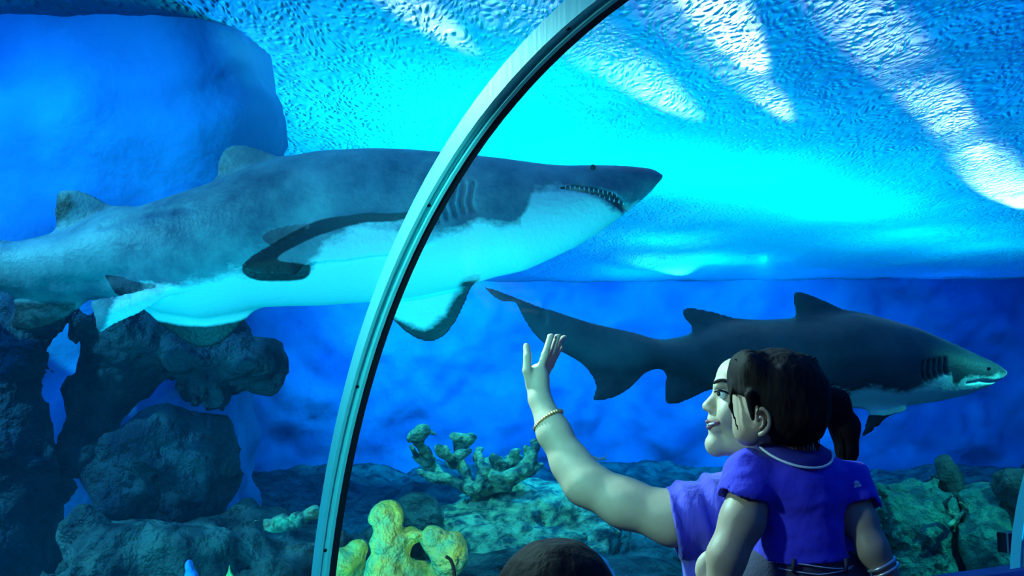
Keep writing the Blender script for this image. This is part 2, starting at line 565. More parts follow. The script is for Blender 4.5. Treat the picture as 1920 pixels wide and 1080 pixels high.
class Field:
    def __init__(self, lo, hi, h):
        self.lo, self.h = np.array(lo, float), float(h)
        self.n = np.ceil((np.array(hi, float) - self.lo) / h).astype(int) + 1
        self.v = np.full(self.n, 1e3, np.float32)

    def sl(self, lo, hi):
        a_ = np.clip(np.floor((np.array(lo) - self.lo) / self.h).astype(int), 0, self.n)
        b_ = np.clip(np.ceil((np.array(hi) - self.lo) / self.h).astype(int) + 1, 0, self.n)
        s = tuple(slice(i, j) for i, j in zip(a_, b_))
        ax = [self.lo[i] + self.h * np.arange(a_[i], b_[i]) for i in range(3)]
        return s, np.meshgrid(*ax, indexing='ij', sparse=True)

    def _put(self, s, d, k, sub):
        if sub:
            self.v[s] = -smin(-self.v[s], d, k)
        else:
            self.v[s] = smin(self.v[s], d, k)

    def cap(self, a_, b_, ra, rb=None, k=.01, sub=False):
        rb = ra if rb is None else rb
        a_, b_ = np.array(a_, float), np.array(b_, float)
        R = max(ra, rb) + k * 1.5 + 2 * self.h
        s, (X, Y, Z) = self.sl(np.minimum(a_, b_) - R, np.maximum(a_, b_) + R)
        d = b_ - a_
        t = np.clip(((X - a_[0]) * d[0] + (Y - a_[1]) * d[1] + (Z - a_[2]) * d[2]) / (d.dot(d) + 1e-12), 0, 1)
        q = np.sqrt((X - a_[0] - t * d[0]) ** 2 + (Y - a_[1] - t * d[1]) ** 2 + (Z - a_[2] - t * d[2]) ** 2)
        self._put(s, q - (ra + (rb - ra) * t), k, sub)

    def chain(self, pts, rs, k=.01):
        for i in range(len(pts) - 1):
            self.cap(pts[i], pts[i + 1], rs[i], rs[i + 1], k)

    def ell(self, c, r, k=.01, roll=0, yaw=0, pitch=0, sub=False):
        """roll turns in the image plane (about Y), yaw about Z."""
        r = np.array(r if hasattr(r, '__len__') else [r] * 3, float)
        R = r.max() + k * 1.5 + 2 * self.h
        c = np.array(c, float)
        s, (X, Y, Z) = self.sl(c - R, c + R)
        m = np.array(Matrix.Rotation(yaw, 3, 'Z') @ Matrix.Rotation(roll, 3, 'Y') @ Matrix.Rotation(pitch, 3, 'X'))
        dx, dy, dz = X - c[0], Y - c[1], Z - c[2]
        q = [m[0, i] * dx + m[1, i] * dy + m[2, i] * dz for i in range(3)]
        k0 = np.sqrt(sum((q[i] / r[i]) ** 2 for i in range(3)))
        k1 = np.sqrt(sum((q[i] / r[i] ** 2) ** 2 for i in range(3))) + 1e-9
        self._put(s, (k0 * (k0 - 1) / k1).astype(np.float32), k, sub)

    def noise(self, amp, freq, octv=3, stretch=(1, 1, 1)):
        near = np.abs(self.v) < amp * 2 + 2 * self.h
        i = np.nonzero(near)
        P = [self.lo[j] + self.h * i[j] for j in range(3)]
        self.v[i] += amp * 2 * fbm(P[0] * freq * stretch[0], P[1] * freq * stretch[1], P[2] * freq * stretch[2], octv)

    def grid(self):
        ax = [self.lo[i] + self.h * np.arange(self.n[i]) for i in range(3)]
        return np.meshgrid(*ax, indexing='ij', sparse=True)

    def mesh(self, relax=1):
        v = self.v.copy()
        for sl_ in ((0, ...), (-1, ...), (slice(None), 0), (slice(None), -1), (..., 0), (..., -1)):
            v[sl_] = np.maximum(v[sl_], 1e-3)
        ins = v < 0
        n = np.array(v.shape) - 1
        cnt = np.zeros(n, np.int8)
        corners = [(i, j, k) for i in (0, 1) for j in (0, 1) for k in (0, 1)]
        def cs(a_, c): return a_[c[0]:c[0] + n[0], c[1]:c[1] + n[1], c[2]:c[2] + n[2]]
        for c in corners:
            cnt += cs(ins, c)
        act = (cnt > 0) & (cnt < 8)
        idx = np.nonzero(act)
        base = np.stack(idx, 1)
        ids = np.full(n, -1, np.int64)
        ids[idx] = np.arange(len(base))
        P = np.zeros((len(base), 3))
        W_ = np.zeros(len(base))
        for c in corners:
            for ax in range(3):
                if c[ax]:
                    continue
                c2 = list(c)
                c2[ax] = 1
                a_ = v[tuple((base + c).T)]
                b_ = v[tuple((base + c2).T)]
                x = (a_ < 0) != (b_ < 0)
                t = np.where(x, a_ / np.where(x, a_ - b_, 1), 0)
                q = np.array(c, float)[None].repeat(len(base), 0)
                q[:, ax] += t
                P += q * x[:, None]
                W_ += x
        P = (P / W_[:, None] + base) * self.h + self.lo
        Fc = []
        for ax in range(3):
            o1, o2 = [(1, 2), (2, 0), (0, 1)][ax]
            sa = [slice(None)] * 3
            sb = [slice(None)] * 3
            sa[ax], sb[ax] = slice(0, -1), slice(1, None)
            A, B = ins[tuple(sa)], ins[tuple(sb)]
            e = np.argwhere(A != B)
            e = e[(e[:, o1] > 0) & (e[:, o2] > 0) & (e[:, o1] < n[o1]) & (e[:, o2] < n[o2])]
            fl = A[tuple(e.T)]
            def g(d1, d2):
                q = e.copy()
                q[:, o1] -= d1
                q[:, o2] -= d2
                return ids[tuple(q.T)]
            q = np.stack([g(1, 1), g(0, 1), g(0, 0), g(1, 0)], 1)
            q[~fl] = q[~fl][:, ::-1]
            Fc.append(q)
        Fc = np.concatenate(Fc)
        for _ in range(relax):
            acc = np.zeros_like(P)
            k = np.zeros(len(P))
            for i in range(4):
                a_, b_ = Fc[:, i], Fc[:, (i + 1) % 4]
                np.add.at(acc, a_, P[b_])
                np.add.at(k, a_, 1)
                np.add.at(acc, b_, P[a_])
                np.add.at(k, b_, 1)
            P = P * .5 + .5 * acc / np.maximum(k, 1)[:, None]
        return P, Fc


def poly_sd(U, V, poly):
    """signed distance (negative inside) to a 2-D polygon."""
    p = np.array(poly, float)
    d = np.full(np.broadcast(U, V).shape, 1e9)
    ins = np.zeros(d.shape, bool)
    for i in range(len(p)):
        a_, b_ = p[i], p[(i + 1) % len(p)]
        e = b_ - a_
        t = np.clip(((U - a_[0]) * e[0] + (V - a_[1]) * e[1]) / (e.dot(e) + 1e-9), 0, 1)
        d = np.minimum(d, (U - a_[0] - t * e[0]) ** 2 + (V - a_[1] - t * e[1]) ** 2)
        if a_[1] != b_[1]:
            x = (b_[0] - a_[0]) * (V - a_[1]) / (b_[1] - a_[1]) + a_[0]
            ins ^= ((a_[1] > V) != (b_[1] > V)) & (U < x)
    d = np.sqrt(d)
    return np.where(ins, -d, d)


def line_d(U, V, pts):
    p = np.array(pts, float)
    d = np.full(np.broadcast(U, V).shape, 1e9)
    for a_, b_ in zip(p[:-1], p[1:]):
        e = b_ - a_
        t = np.clip(((U - a_[0]) * e[0] + (V - a_[1]) * e[1]) / (e.dot(e) + 1e-9), 0, 1)
        d = np.minimum(d, np.sqrt((U - a_[0] - t * e[0]) ** 2 + (V - a_[1] - t * e[1]) ** 2))
    return d


def smooth_poly(pts, n=6):
    P = spline(list(pts) + [pts[0]], n * len(pts))
    return [tuple(p) for p in P[:-1]]


# ------------------------------------------------------------------ sharks
def make_shark(name, D0, top, bot, width, fins, pigment, margins, material, step, mouth=None, gills=(), creases=()):
    """Outline stations are in units of s = D0/F metres, depth axis away from the viewer."""
    s = D0 / F
    us = [p[0] for p in top] + [p[0] for p in bot]
    vs = [p[1] for p in top] + [p[1] for p in bot]
    for f in fins:
        us += [p[0] for p in f['poly']]
        vs += [p[1] for p in f['poly']]
    wm = max(p[1] for p in width) + 140
    fld = Field((min(us) - 12, min(vs) - 12, -wm), (max(us) + 12, max(vs) + 12, wm), step)
    U, V, W_ = fld.grid()
    tt, bb, ww = [np.array(q, float).T for q in (top, bot, width)]
    lo_u, hi_u = min(tt[0][0], bb[0][0]), max(tt[0][-1], bb[0][-1])
    uc = np.clip(U, lo_u, hi_u)
    T, B = np.interp(uc, *tt), np.interp(uc, *bb)
    ker = np.ones(5) / 5
    def sm(a_):
        f = np.pad(a_.ravel(), 2, mode='edge')
        return np.convolve(f, ker, 'valid').reshape(a_.shape)
    T, B = sm(T), sm(B)
    cy, hh = (T + B) / 2, np.maximum((B - T) / 2, 1.5)
    hw = np.maximum(np.interp(uc, *ww), 1.5)
    r = np.sqrt(((V - cy) / hh) ** 2 + (np.abs(W_) / hw) ** 2 + 1e-6)
    g = np.sqrt(((V - cy) / hh ** 2) ** 2 + (W_ / hw ** 2) ** 2) + 1e-3
    body = r * (r - 1) / g
    body = np.maximum(body, np.maximum(lo_u - U, U - hi_u))
    fld.v = body.astype(np.float32)
    U2, V2 = U[:, :, 0], V[:, :, 0]
    for f in fins:
        sd = poly_sd(U2, V2, smooth_poly(f['poly']) if f.get('smooth', True) else f['poly'])[:, :, None]
        dist = line_d(U2, V2, f['root'])[:, :, None]
        wmid = f.get('w0', 0) + f.get('slope', 0) * dist
        th = np.clip(-sd * f.get('k', .28), 0, f.get('t', 9)) + f.get('t', 9) * .18 + np.clip(24 - dist, 0, 24) * .12
        d = np.maximum(sd, (np.abs(W_ - wmid) - th) * .8)
        fld.v = smin(fld.v, d.astype(np.float32), f.get('blend', 12))
    if mouth:
        md = line_d(U2, V2, mouth['line'])[:, :, None]
        open_ = np.interp(U2, *np.array(mouth['open'], float).T)[:, :, None]
        slab = np.maximum(md - open_, -(body + mouth['deep']))
        slab = np.maximum(slab, W_ + 4)
        fld.v = -smin(-fld.v, slab.astype(np.float32), 3)
    for gl in gills:
        gd = line_d(U2, V2, gl)[:, :, None]
        slab = np.maximum(gd - 2.6, -(body + 9))
        slab = np.maximum(slab, W_)
        fld.v = -smin(-fld.v, slab.astype(np.float32), 4)
    for (cr, rad, dep) in creases:
        gd = line_d(U2, V2, cr)[:, :, None]
        fld.v = fld.v + (dep * np.exp(-(gd / rad) ** 2) * (W_ < 0)).astype(np.float32)
    P, Fc = fld.mesh(1)
    u, v, w_ = P.T
    pg = np.array(pigment, float)
    line = np.interp(u, pg[:, 0], pg[:, 1])
    # far side mirrors the near side; the underside stays pale
    pig = (line - v) * s
    mar = np.zeros(len(u))
    for (poly, amt, soft) in margins:
        sd = poly_sd(u, v, poly)
        mar = np.maximum(mar, amt * np.clip(.5 - sd / soft, 0, 1))
    world = CAM + np.outer(D0 + w_ * s, FWD) + np.outer((u - 960) * s, RIGHT) + np.outer((540 - v) * s, UP)
    o = obj(name, world, Fc[:, ::-1], material, attrs={'pigment': pig, 'margin': mar})

    def near(uu, vv):
        c, h_, x = (np.interp(uu, *tt) + np.interp(uu, *bb)) / 2, (np.interp(uu, *bb) - np.interp(uu, *tt)) / 2, np.interp(uu, *ww)
        return -x * math.sqrt(max(0, 1 - ((vv - c) / h_) ** 2))

    def to_world(uu, vv, ww_):
        return CAM + FWD * (D0 + ww_ * s) + RIGHT * (uu - 960) * s + UP * (540 - vv) * s
    return o, near, to_world, s


def teeth(rows, near, tw, s, size):
    """rows: list of (u, v, du, dv) cones pointing along du,dv."""
    parts = []
    for (u, v, du, dv, r) in rows:
        w_ = near(u, v)
        a_ = tw(u, v, w_ + 3)
        b_ = tw(u + du, v + dv, near(u + du * .3, v + dv * .3) + 2)
        m_ = (a_ + b_) / 2
        parts.append(tube([a_, m_, b_], [r * s, r * .65 * s, .1 * s], 6))
    return merge(parts)


big_top = [(-260, 470), (-150, 462), (-60, 445), (0, 449), (30, 453), (75, 444), (130, 434), (175, 412), (210, 395), (240, 388), (262, 388), (320, 369), (400, 343), (470, 315),
           (530, 297), (600, 284), (700, 279), (770, 281), (830, 286), (900, 293), (960, 300), (1020, 308), (1060, 311), (1120, 310), (1170, 311), (1215, 315), (1235, 321), (1243, 330)]
big_bot = [(-260, 520), (-150, 530), (-60, 540), (0, 545), (60, 556), (130, 562), (200, 562), (250, 566), (300, 585), (380, 597), (450, 585), (490, 576), (540, 574), (600, 573), (700, 566), (780, 556),
           (860, 540), (930, 519), (985, 507), (1040, 482), (1085, 460), (1130, 432), (1170, 402), (1200, 378), (1225, 355), (1240, 336), (1243, 331)]
big_w = [(-260, 18), (-60, 30), (60, 42), (200, 70), (350, 115), (500, 140), (650, 150), (800, 145), (950, 120), (1050, 92), (1120, 72), (1180, 50), (1220, 28), (1243, 4)]
near_pect = [(815, 412), (760, 419), (700, 417), (640, 428), (580, 452), (530, 478), (503, 502), (520, 516), (560, 520), (592, 519), (612, 500), (680, 492), (760, 480), (815, 462)]
far_pect = [(735, 540), (725, 590), (737, 610), (765, 634), (795, 645), (822, 638), (848, 610), (868, 572), (884, 535), (900, 515)]
far_pelv = [(250, 570), (285, 603), (320, 632), (350, 650), (378, 655), (410, 643), (440, 616), (465, 585), (470, 560)]
near_pelv = [(410, 505), (350, 530), (300, 544), (262, 553), (220, 562), (224, 585), (233, 618), (262, 603), (300, 585), (350, 555), (400, 535), (440, 515)]
big_shark, near, tw, s1 = make_shark(
    'shark', 3.75, big_top, big_bot, big_w,
    fins=[
        dict(poly=[(385, 360), (403, 340), (410, 300), (425, 277), (450, 271), (490, 280), (530, 295), (575, 305), (540, 330)], root=[(400, 352), (560, 308)], t=8),
        dict(poly=[(80, 450), (102, 434), (103, 390), (108, 362), (130, 354), (170, 364), (205, 383), (245, 392), (235, 420), (150, 450)], root=[(90, 446), (240, 398)], t=7),
        dict(poly=near_pect, root=[(700, 418), (830, 430)], w0=-138, slope=-.22, t=8, blend=16, k=.35),
        dict(poly=far_pect, root=[(720, 535), (900, 520)], w0=50, slope=.2, t=10, blend=14),
        dict(poly=far_pelv, root=[(250, 565), (480, 570)], w0=20, slope=.15, t=9, blend=16),
        dict(poly=near_pelv, root=[(360, 530), (440, 510)], w0=-95, slope=-.12, t=8, blend=8, k=.4),
        dict(poly=[(150, 545), (100, 530), (40, 530), (22, 545), (28, 580), (22, 612), (45, 621), (90, 612), (130, 592), (160, 565)], root=[(60, 535), (170, 550)], t=7),
        dict(poly=[(-180, 480), (-260, 420), (-420, 300), (-520, 235), (-540, 250), (-470, 340), (-440, 400), (-400, 450), (-360, 520), (-330, 600), (-300, 640), (-270, 600), (-210, 520)],
             root=[(-200, 490), (-190, 500)], t=10),
    ],
    pigment=[(-500, 560), (0, 640), (230, 640), (262, 560), (300, 545), (360, 542), (420, 530), (470, 515), (520, 519), (600, 519), (640, 470), (700, 440), (760, 432), (800, 440), (830, 452), (870, 440),
             (900, 428), (940, 430), (975, 426), (988, 398), (1000, 372), (1045, 366), (1090, 368), (1130, 385), (1160, 400), (1185, 395), (1243, 352)],
    margins=[(smooth_poly([(815, 405), (760, 410), (690, 412), (600, 434), (495, 495), (505, 525), (590, 525), (606, 500), (565, 490), (620, 455), (700, 430), (760, 426)]), 1.0, 12),
             ([(715, 585), (745, 600), (790, 622), (830, 590), (850, 550), (870, 525), (900, 520), (880, 600), (820, 660), (740, 640), (715, 610)], .95, 44),
             ([(270, 598), (330, 608), (380, 612), (430, 603), (470, 590), (440, 640), (380, 670), (300, 640)], .95, 20),
             ([(0, 560), (150, 560), (150, 610), (10, 640)], .65, 20),
             ([(90, 345), (140, 352), (160, 380), (140, 425), (90, 436)], .6, 40),
             ([(395, 300), (440, 305), (460, 325), (400, 345)], .55, 40),
             ],
    material=M['shark'], step=4.2,
    mouth=dict(line=[(1045, 360), (1080, 362), (1110, 366), (1140, 374), (1160, 388), (1175, 396), (1215, 365)], open=[(1040, 1.5), (1075, 3.5), (1110, 5.5), (1150, 7.5), (1175, 6), (1215, 3)], deep=26),
    gills=[[(832 + i * 15, 362 - i * 2), (826 + i * 15, 392), (832 + i * 15, 425 - i * 5)] for i in range(5)],
    creases=[([(215, 430), (300, 405), (380, 398)], 6, 3), ([(270, 512), (200, 530), (110, 532)], 14, 5), ([(1070, 345), (1130, 340), (1185, 350)], 14, 4)])
tag(big_shark, 'large grey shark with white belly and open toothed mouth swimming behind the steel arch', 'shark')
up = [(1056 + i * 8.6, 357 + (i * .42) ** 1.55, -.5, 8 + (i % 3), 2.3) for i in range(14)]
up = [(u_a, v_a, du, dv * .8, 1.7) for (u_a, v_a, du, dv, r_a) in up]
dn = [(1072 + i * 9.2, 373 + (i * .5) ** 1.65, .8, -5.5 - (i % 2) * 2, 1.7) for i in range(11)]
v, f = teeth(up, near, tw, s1, 1)
child_obj('upper_teeth', v, f, M['cream'], big_shark)
v, f = teeth(dn, near, tw, s1, 1)
child_obj('lower_teeth', v, f, M['cream'], big_shark)
ec = tw(1108, 319, near(1108, 323) - 0)
v, f = sphere(ec, 5.5 * s1)
e_ = child_obj('eye', v, f, M['dark'], big_shark)
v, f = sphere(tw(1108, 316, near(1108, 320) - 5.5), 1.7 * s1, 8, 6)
child_obj('glint_bead', v, f, M['cream'], e_)  # eye highlight modelled as a small pale bead

sm_top = [(1030, 585), (1100, 607), (1160, 622), (1210, 632), (1242, 637), (1275, 632), (1310, 622), (1350, 610), (1395, 601), (1450, 599), (1500, 596), (1550, 590), (1600, 586), (1660, 597),
          (1720, 615), (1780, 641), (1830, 664), (1865, 680), (1882, 690), (1888, 698)]
sm_bot = [(1030, 640), (1080, 668), (1120, 690), (1165, 697), (1210, 695), (1245, 690), (1290, 712), (1340, 725), (1400, 742), (1470, 755), (1560, 763), (1640, 766), (1700, 760), (1760, 751), (1810, 740), (1850, 725),
          (1878, 710), (1888, 701)]
sm_w = [(1030, 8), (1120, 16), (1240, 30), (1350, 52), (1450, 74), (1560, 88), (1660, 86), (1740, 70), (1800, 50), (1850, 30), (1888, 4)]
small_shark, near2, tw2, s2 = make_shark(
    'shark', 5.3, sm_top, sm_bot, sm_w,
    fins=[
        dict(poly=[(907, 537), (930, 543), (975, 560), (1040, 585), (1110, 608), (1200, 630), (1230, 660), (1215, 690), (1190, 720), (1160, 742), (1125, 752), (1112, 748), (1117, 725), (1108, 703), (1085, 678),
                   (1050, 658), (1020, 645), (1000, 625), (985, 603), (975, 585), (965, 568), (940, 565), (915, 548)], root=[(1190, 655), (1220, 660)], t=7, k=.2),
        dict(poly=[(1300, 630), (1296, 612), (1282, 595), (1281, 580), (1300, 577), (1340, 585), (1395, 601), (1430, 612), (1380, 635)], root=[(1305, 628), (1410, 610)], t=6),
        dict(poly=[(1500, 605), (1493, 590), (1488, 565), (1490, 548), (1510, 549), (1545, 563), (1590, 583), (1640, 600), (1580, 615)], root=[(1510, 606), (1620, 600)], t=7),
        dict(poly=[(1235, 680), (1248, 700), (1246, 735), (1250, 756), (1272, 757), (1315, 738), (1350, 720), (1340, 690)], root=[(1240, 688), (1345, 705)], t=6),
        dict(poly=[(1590, 755), (1612, 765), (1606, 785), (1596, 812), (1625, 795), (1650, 775), (1680, 765), (1670, 745)], root=[(1600, 758), (1680, 756)], w0=-40, slope=-.3, t=6),
    ],
    pigment=[(900, 900), (1500, 800), (1520, 722), (1560, 727), (1620, 726), (1680, 728), (1710, 716), (1730, 704), (1755, 697), (1762, 722), (1772, 722), (1785, 706), (1820, 702), (1850, 702), (1888, 702)],
    margins=[([(1580, 770), (1640, 772), (1690, 763), (1650, 800), (1590, 830)], .9, 8)],
    material=M['shark2'], step=3.3,
    mouth=dict(line=[(1790, 714), (1820, 710), (1850, 714), (1870, 712)], open=[(1785, 1), (1820, 2.5), (1870, 2)], deep=10),
    gills=[[(1700 + i * 11, 672 - i), (1697 + i * 11, 688), (1701 + i * 11, 704 - i * 2)] for i in range(5)])
tag(small_shark, 'smaller dark shark with a pale underside seen behind the two visitors', 'shark')
v, f = sphere(tw2(1838, 688, near2(1838, 690) - 1), 3.2 * s2, 10, 6)
child_obj('eye', v, f, M['dark'], small_shark)

# ------------------------------------------------------------------ tunnel
TH, DW, T0, RR, ZC = 1.04719755, 2.466, 0.846, 1.422, 0.802
AX = np.array([math.sin(TH), math.cos(TH), 0])
NN = np.array([math.cos(TH), -math.sin(TH), 0])


def tun(t, phi, R=RR):
    return AX * t + NN * (-DW + RR - R * math.cos(phi)) + np.array([0, 0, ZC + R * math.sin(phi)])


def arc_strip(t0, t1, r0, r1, p0, p1, n=72):
    V, Fc = [], []
    for i in range(n + 1):
        ph = p0 + (p1 - p0) * i / n
        V += [tun(t0, ph, r0), tun(t1, ph, r0), tun(t1, ph, r1), tun(t0, ph, r1)]
    for i in range(n):
        for k in range(4):
            k2 = (k + 1) % 4
            Fc.append((4 * i + k, 4 * i + k2, 4 * i + 4 + k2, 4 * i + 4 + k))
    Fc += [(0, 3, 2, 1), (4 * n, 4 * n + 1, 4 * n + 2, 4 * n + 3)]
    return V, Fc


P0 = math.asin((.9 - ZC) / RR)


def frame_x(p):
    d = np.array(p) - CAM
    return 960 + F * d.dot(RIGHT) / d.dot(FWD)


SECOND = min(np.arange(2.0, 4.0, .01), key=lambda q: abs(frame_x(tun(T0 + q, P0 + .06)) - 1910))    # bay length of the ribs
for i, (ta, tb) in enumerate(((T0 - 3.0, T0 - .03), (T0 + .03, T0 + SECOND - .03), (T0 + SECOND + .03, T0 + 6))):
    V, Fc = [], []
    n = 60
    for j in range(n + 1):
        ph = P0 + (math.pi - 2 * P0) * j / n
        V += [tun(ta, ph, RR + .02), tun(tb, ph, RR + .02)]
    for j in range(n):
        Fc.append((2 * j, 2 * j + 1, 2 * j + 3, 2 * j + 2))
    o = struct(obj('window_%d' % (i + 1), V, Fc, M['acrylic']))
for i, t in enumerate((T0, T0 + SECOND)):
    # channel profile: pale outer flanges with a groove between, dark seal on the far side
    v, f = merge([arc_strip(t - .017, t - .009, RR - .022, RR + .02, P0, math.pi - P0),
                  arc_strip(t - .009, t + .006, RR - .015, RR + .02, P0, math.pi - P0),
                  arc_strip(t + .006, t + .014, RR - .022, RR + .02, P0, math.pi - P0)])
    rib = obj('arch_rib', v, f, M['rib'], smooth=False)
    tag(rib, ['curved steel arch rib crossing in front of the large shark', 'curved steel arch rib at the right edge above the violet curb'][i], 'arch rib')
    v, f = merge([arc_strip(t + .014, t + .033, RR - .019, RR + .03, P0, math.pi - P0)])
    child_obj('seal', v, f, M['ribdark'], rib, smooth=False)
    for ph in ([.30, .62, 1.0, 1.4] if i == 0 else [.45]):
        c = tun(t - .001, ph, RR - .0165)
        c2_ = tun(t - .001, ph, RR - .013)
        v, f = tube([c2_, c], .0045, 10)
        if i == 0 and ph == .30 or i:
            pass
        child_obj('bolt', v, f, M['ribdark'], rib)

# curb under the acrylic, inner side
def prism(t0, t1, prof):
    V, Fc = [], []
    n = len(prof)
    for t in (t0, t1):
        for (o_, z) in prof:
            V.append(AX * t + NN * o_ + np.array([0, 0, z]))
    for k in range(n):
        Fc.append((k, (k + 1) % n, n + (k + 1) % n, n + k))
    Fc += [tuple(range(n))[::-1], tuple(n + k for k in range(n))]
    return V, Fc


v, f = prism(T0 - 3, T0 + 6, [(-DW - .12, 0), (-DW - .12, .90), (-DW + .10, .90), (-DW + .12, .88), (-DW + .12, 0)])
struct(obj('trim_1', v, f, M['curb'], smooth=False))
v, f = prism(T0 - 3, T0 + 6, [(-DW + .07, .90), (-DW + .07, .935), (-DW + .11, .935), (-DW + .13, .92), (-DW + .13, .90)])
struct(obj('trim_2', v, f, M['curb'], smooth=False))
v, f = prism(T0 - 3, T0 + 6, [(-DW + 2 * RR - .12, 0), (-DW + 2 * RR - .12, .90), (-DW + 2 * RR + .12, .90), (-DW + 2 * RR + .12, 0)])
struct(obj('trim_3', v, f, M['curb'], smooth=False))
v, f = prism(T0 - 3, T0 + 6, [(-DW - .1, -.1), (-DW - .1, 0), (-DW + 2 * RR + .1, 0), (-DW + 2 * RR + .1, -.1)])
struct(obj('floor', v, f, M['dull'], smooth=False))

# ------------------------------------------------------------------ tank shell
XS = np.linspace(-14, 18, 321)
YS = np.linspace(-6, 19, 241)
V, Fc = [], []
gx, gy = np.meshgrid(XS, YS, indexing='ij')
gz = SURF + .012 * np.sin(gx * 5.1 + 1.3 * np.sin(gy * 1.7)) + .012 * np.sin(gy * 3.3 + 1.1 * np.sin(gx * 2.3))
V = np.stack([gx, gy, gz], -1).reshape(-1, 3)
i, j = np.meshgrid(np.arange(320), np.arange(240), indexing='ij')
q = (i * 241 + j).ravel()
o = struct(obj('ceiling', V, np.stack([q, q + 241, q + 242, q + 1], 1), M['surf']))
o['label'] = 'rippled water surface seen from below'

plan = [(-14, 3.5), (-8, 4.5), (-4, 4.85), (-2.3, 4.9), (-1.6, 5.1), (-1.65, 5.9), (-2.6, 8), (-4, 11), (-5, 15), (0, 17.3), (6, 17), (13, 16), (17, 10), (16, 2)]
PP = np.array(spline(plan, 300))
seg = np.r_[0, np.cumsum(np.linalg.norm(np.diff(PP, axis=0), axis=1))]
k = int(seg[-1] / .07)
ss = np.linspace(0, seg[-1], k)
px_, py_ = np.interp(ss, seg, PP[:, 0]), np.interp(ss, seg, PP[:, 1])
zz = np.linspace(-.3, SURF + .1, 56)
tx, ty = np.gradient(px_), np.gradient(py_)
ln = np.hypot(tx, ty)
nx, ny = ty / ln, -tx / ln
A_, Z_ = np.meshgrid(np.arange(k), zz, indexing='ij')
dsp = .9 * fbm(px_[A_] * 1.1, py_[A_] * 1.1, Z_ * 1.3 + 3, 5) + .07 * fbm(px_[A_] * 6, py_[A_] * 6, Z_ * 6, 3)
V = np.stack([px_[A_] + nx[A_] * dsp, py_[A_] + ny[A_] * dsp, Z_], -1).reshape(-1, 3)
i, j = np.meshgrid(np.arange(k - 1), np.arange(55), indexing='ij')
q = (i * 56 + j).ravel()
struct(obj('wall_back', V, np.stack([q, q + 56, q + 57, q + 1], 1), M['wall']))

gx, gy = np.meshgrid(np.linspace(-14, 16, 376), np.linspace(-2, 18.5, 238), indexing='ij')
dw = -(gx * NN[0] + gy * NN[1]) - DW
ramp = np.clip((dw - .1) / 1.5, 0, 1)
gz = .22 + ramp * (.9 * np.abs(fbm(gx * .9, gy * .9, gx * 0 + 2, 5)) + .12 * fbm(gx * 5, gy * 5, gx * 0, 3))
keep = dw > .02
V = np.stack([gx, gy, gz], -1).reshape(-1, 3)
i, j = np.meshgrid(np.arange(375), np.arange(237), indexing='ij')
kq = keep[:-1, :-1] & keep[1:, 1:]
q = (i * 238 + j)[kq].ravel()
fb = struct(obj('trim_4', V, np.stack([q, q + 238, q + 239, q + 1], 1), M['floor']))
fb['label'] = 'rocky sea bed of the tank'

# water body: cross-section with the tunnel cut out, run along the tunnel
prof = [(-19.0, -.2), (-19.0, SURF - .03), (7, SURF - .03), (7, -.2), (-DW + 2 * RR + .13, -.2), (-DW + 2 * RR + .13, .9)]
n = 48
for j in range(n + 1):
    ph = math.pi - P0 - (math.pi - 2 * P0) * j / n
    prof.append((-DW + RR - (RR + .035) * math.cos(ph), ZC + (RR + .035) * math.sin(ph)))
prof += [(-DW - .13, .9), (-DW - .13, -.2)]
v, f = prism(-13, 20, prof)
wo = obj('sea_water', v, f, M['water'], smooth=False)
tag(wo, 'clear blue sea water filling the tank around the tunnel', 'water', kind='stuff')


# ------------------------------------------------------------------ reef
REG = []


def blob(name, ells, h, amp, freq, material, label, cat, group=None, kk=.12, extra=None, octv=4, caps=()):
    """ells: (centre, radii, roll)"""
    los, his = [], []
    for (c, r, *_) in ells:
        R = np.array(r).max()
        los.append(np.array(c) - R)
        his.append(np.array(c) + R)
    for (a_, b_, ra, rb) in caps:
        los.append(np.minimum(a_, b_) - max(ra, rb))
        his.append(np.maximum(a_, b_) + max(ra, rb))
    lo, hi = np.min(los, 0) - amp - 2 * h, np.max(his, 0) + amp + 2 * h
    lo[2] = max(lo[2], .05)
    fd = Field(lo, hi, h)
    for (c, r, *rest) in ells:
        fd.ell(c, r, kk, roll=rest[0] if rest else 0)
    for (a_, b_, ra, rb) in caps:
        fd.cap(a_, b_, ra, rb, kk)
    fd.noise(amp, freq, octv)
    # rocks rest against their neighbours instead of running through them
    for (l2, h2, e2, c2_, k2, a2) in REG:
        if np.all(l2 < hi) and np.all(h2 > lo):
            tf = Field(lo, hi, h)
            tf.n = fd.n
            for (c, r, *rest) in e2:
                tf.ell(c, r, k2, roll=rest[0] if rest else 0)
            for (a_, b_, ra, rb) in c2_:
                tf.cap(a_, b_, ra, rb, k2)
            fd.v = np.maximum(fd.v, -(tf.v - a2 * .55))
    REG.append((lo, hi, ells, caps, kk, amp))
    P, Fc = fd.mesh(0)
    o = obj(name, P, Fc[:, ::-1], material)
    return tag(o, label, cat, group)


def E(px, py, D, rx, ry, rd, roll=0):
    """ellipsoid from a place and radii in frame units; rd = depth radius in metres."""
    s = D / F
    return (at(px, py, D), (rx * s, rd, ry * s), roll)


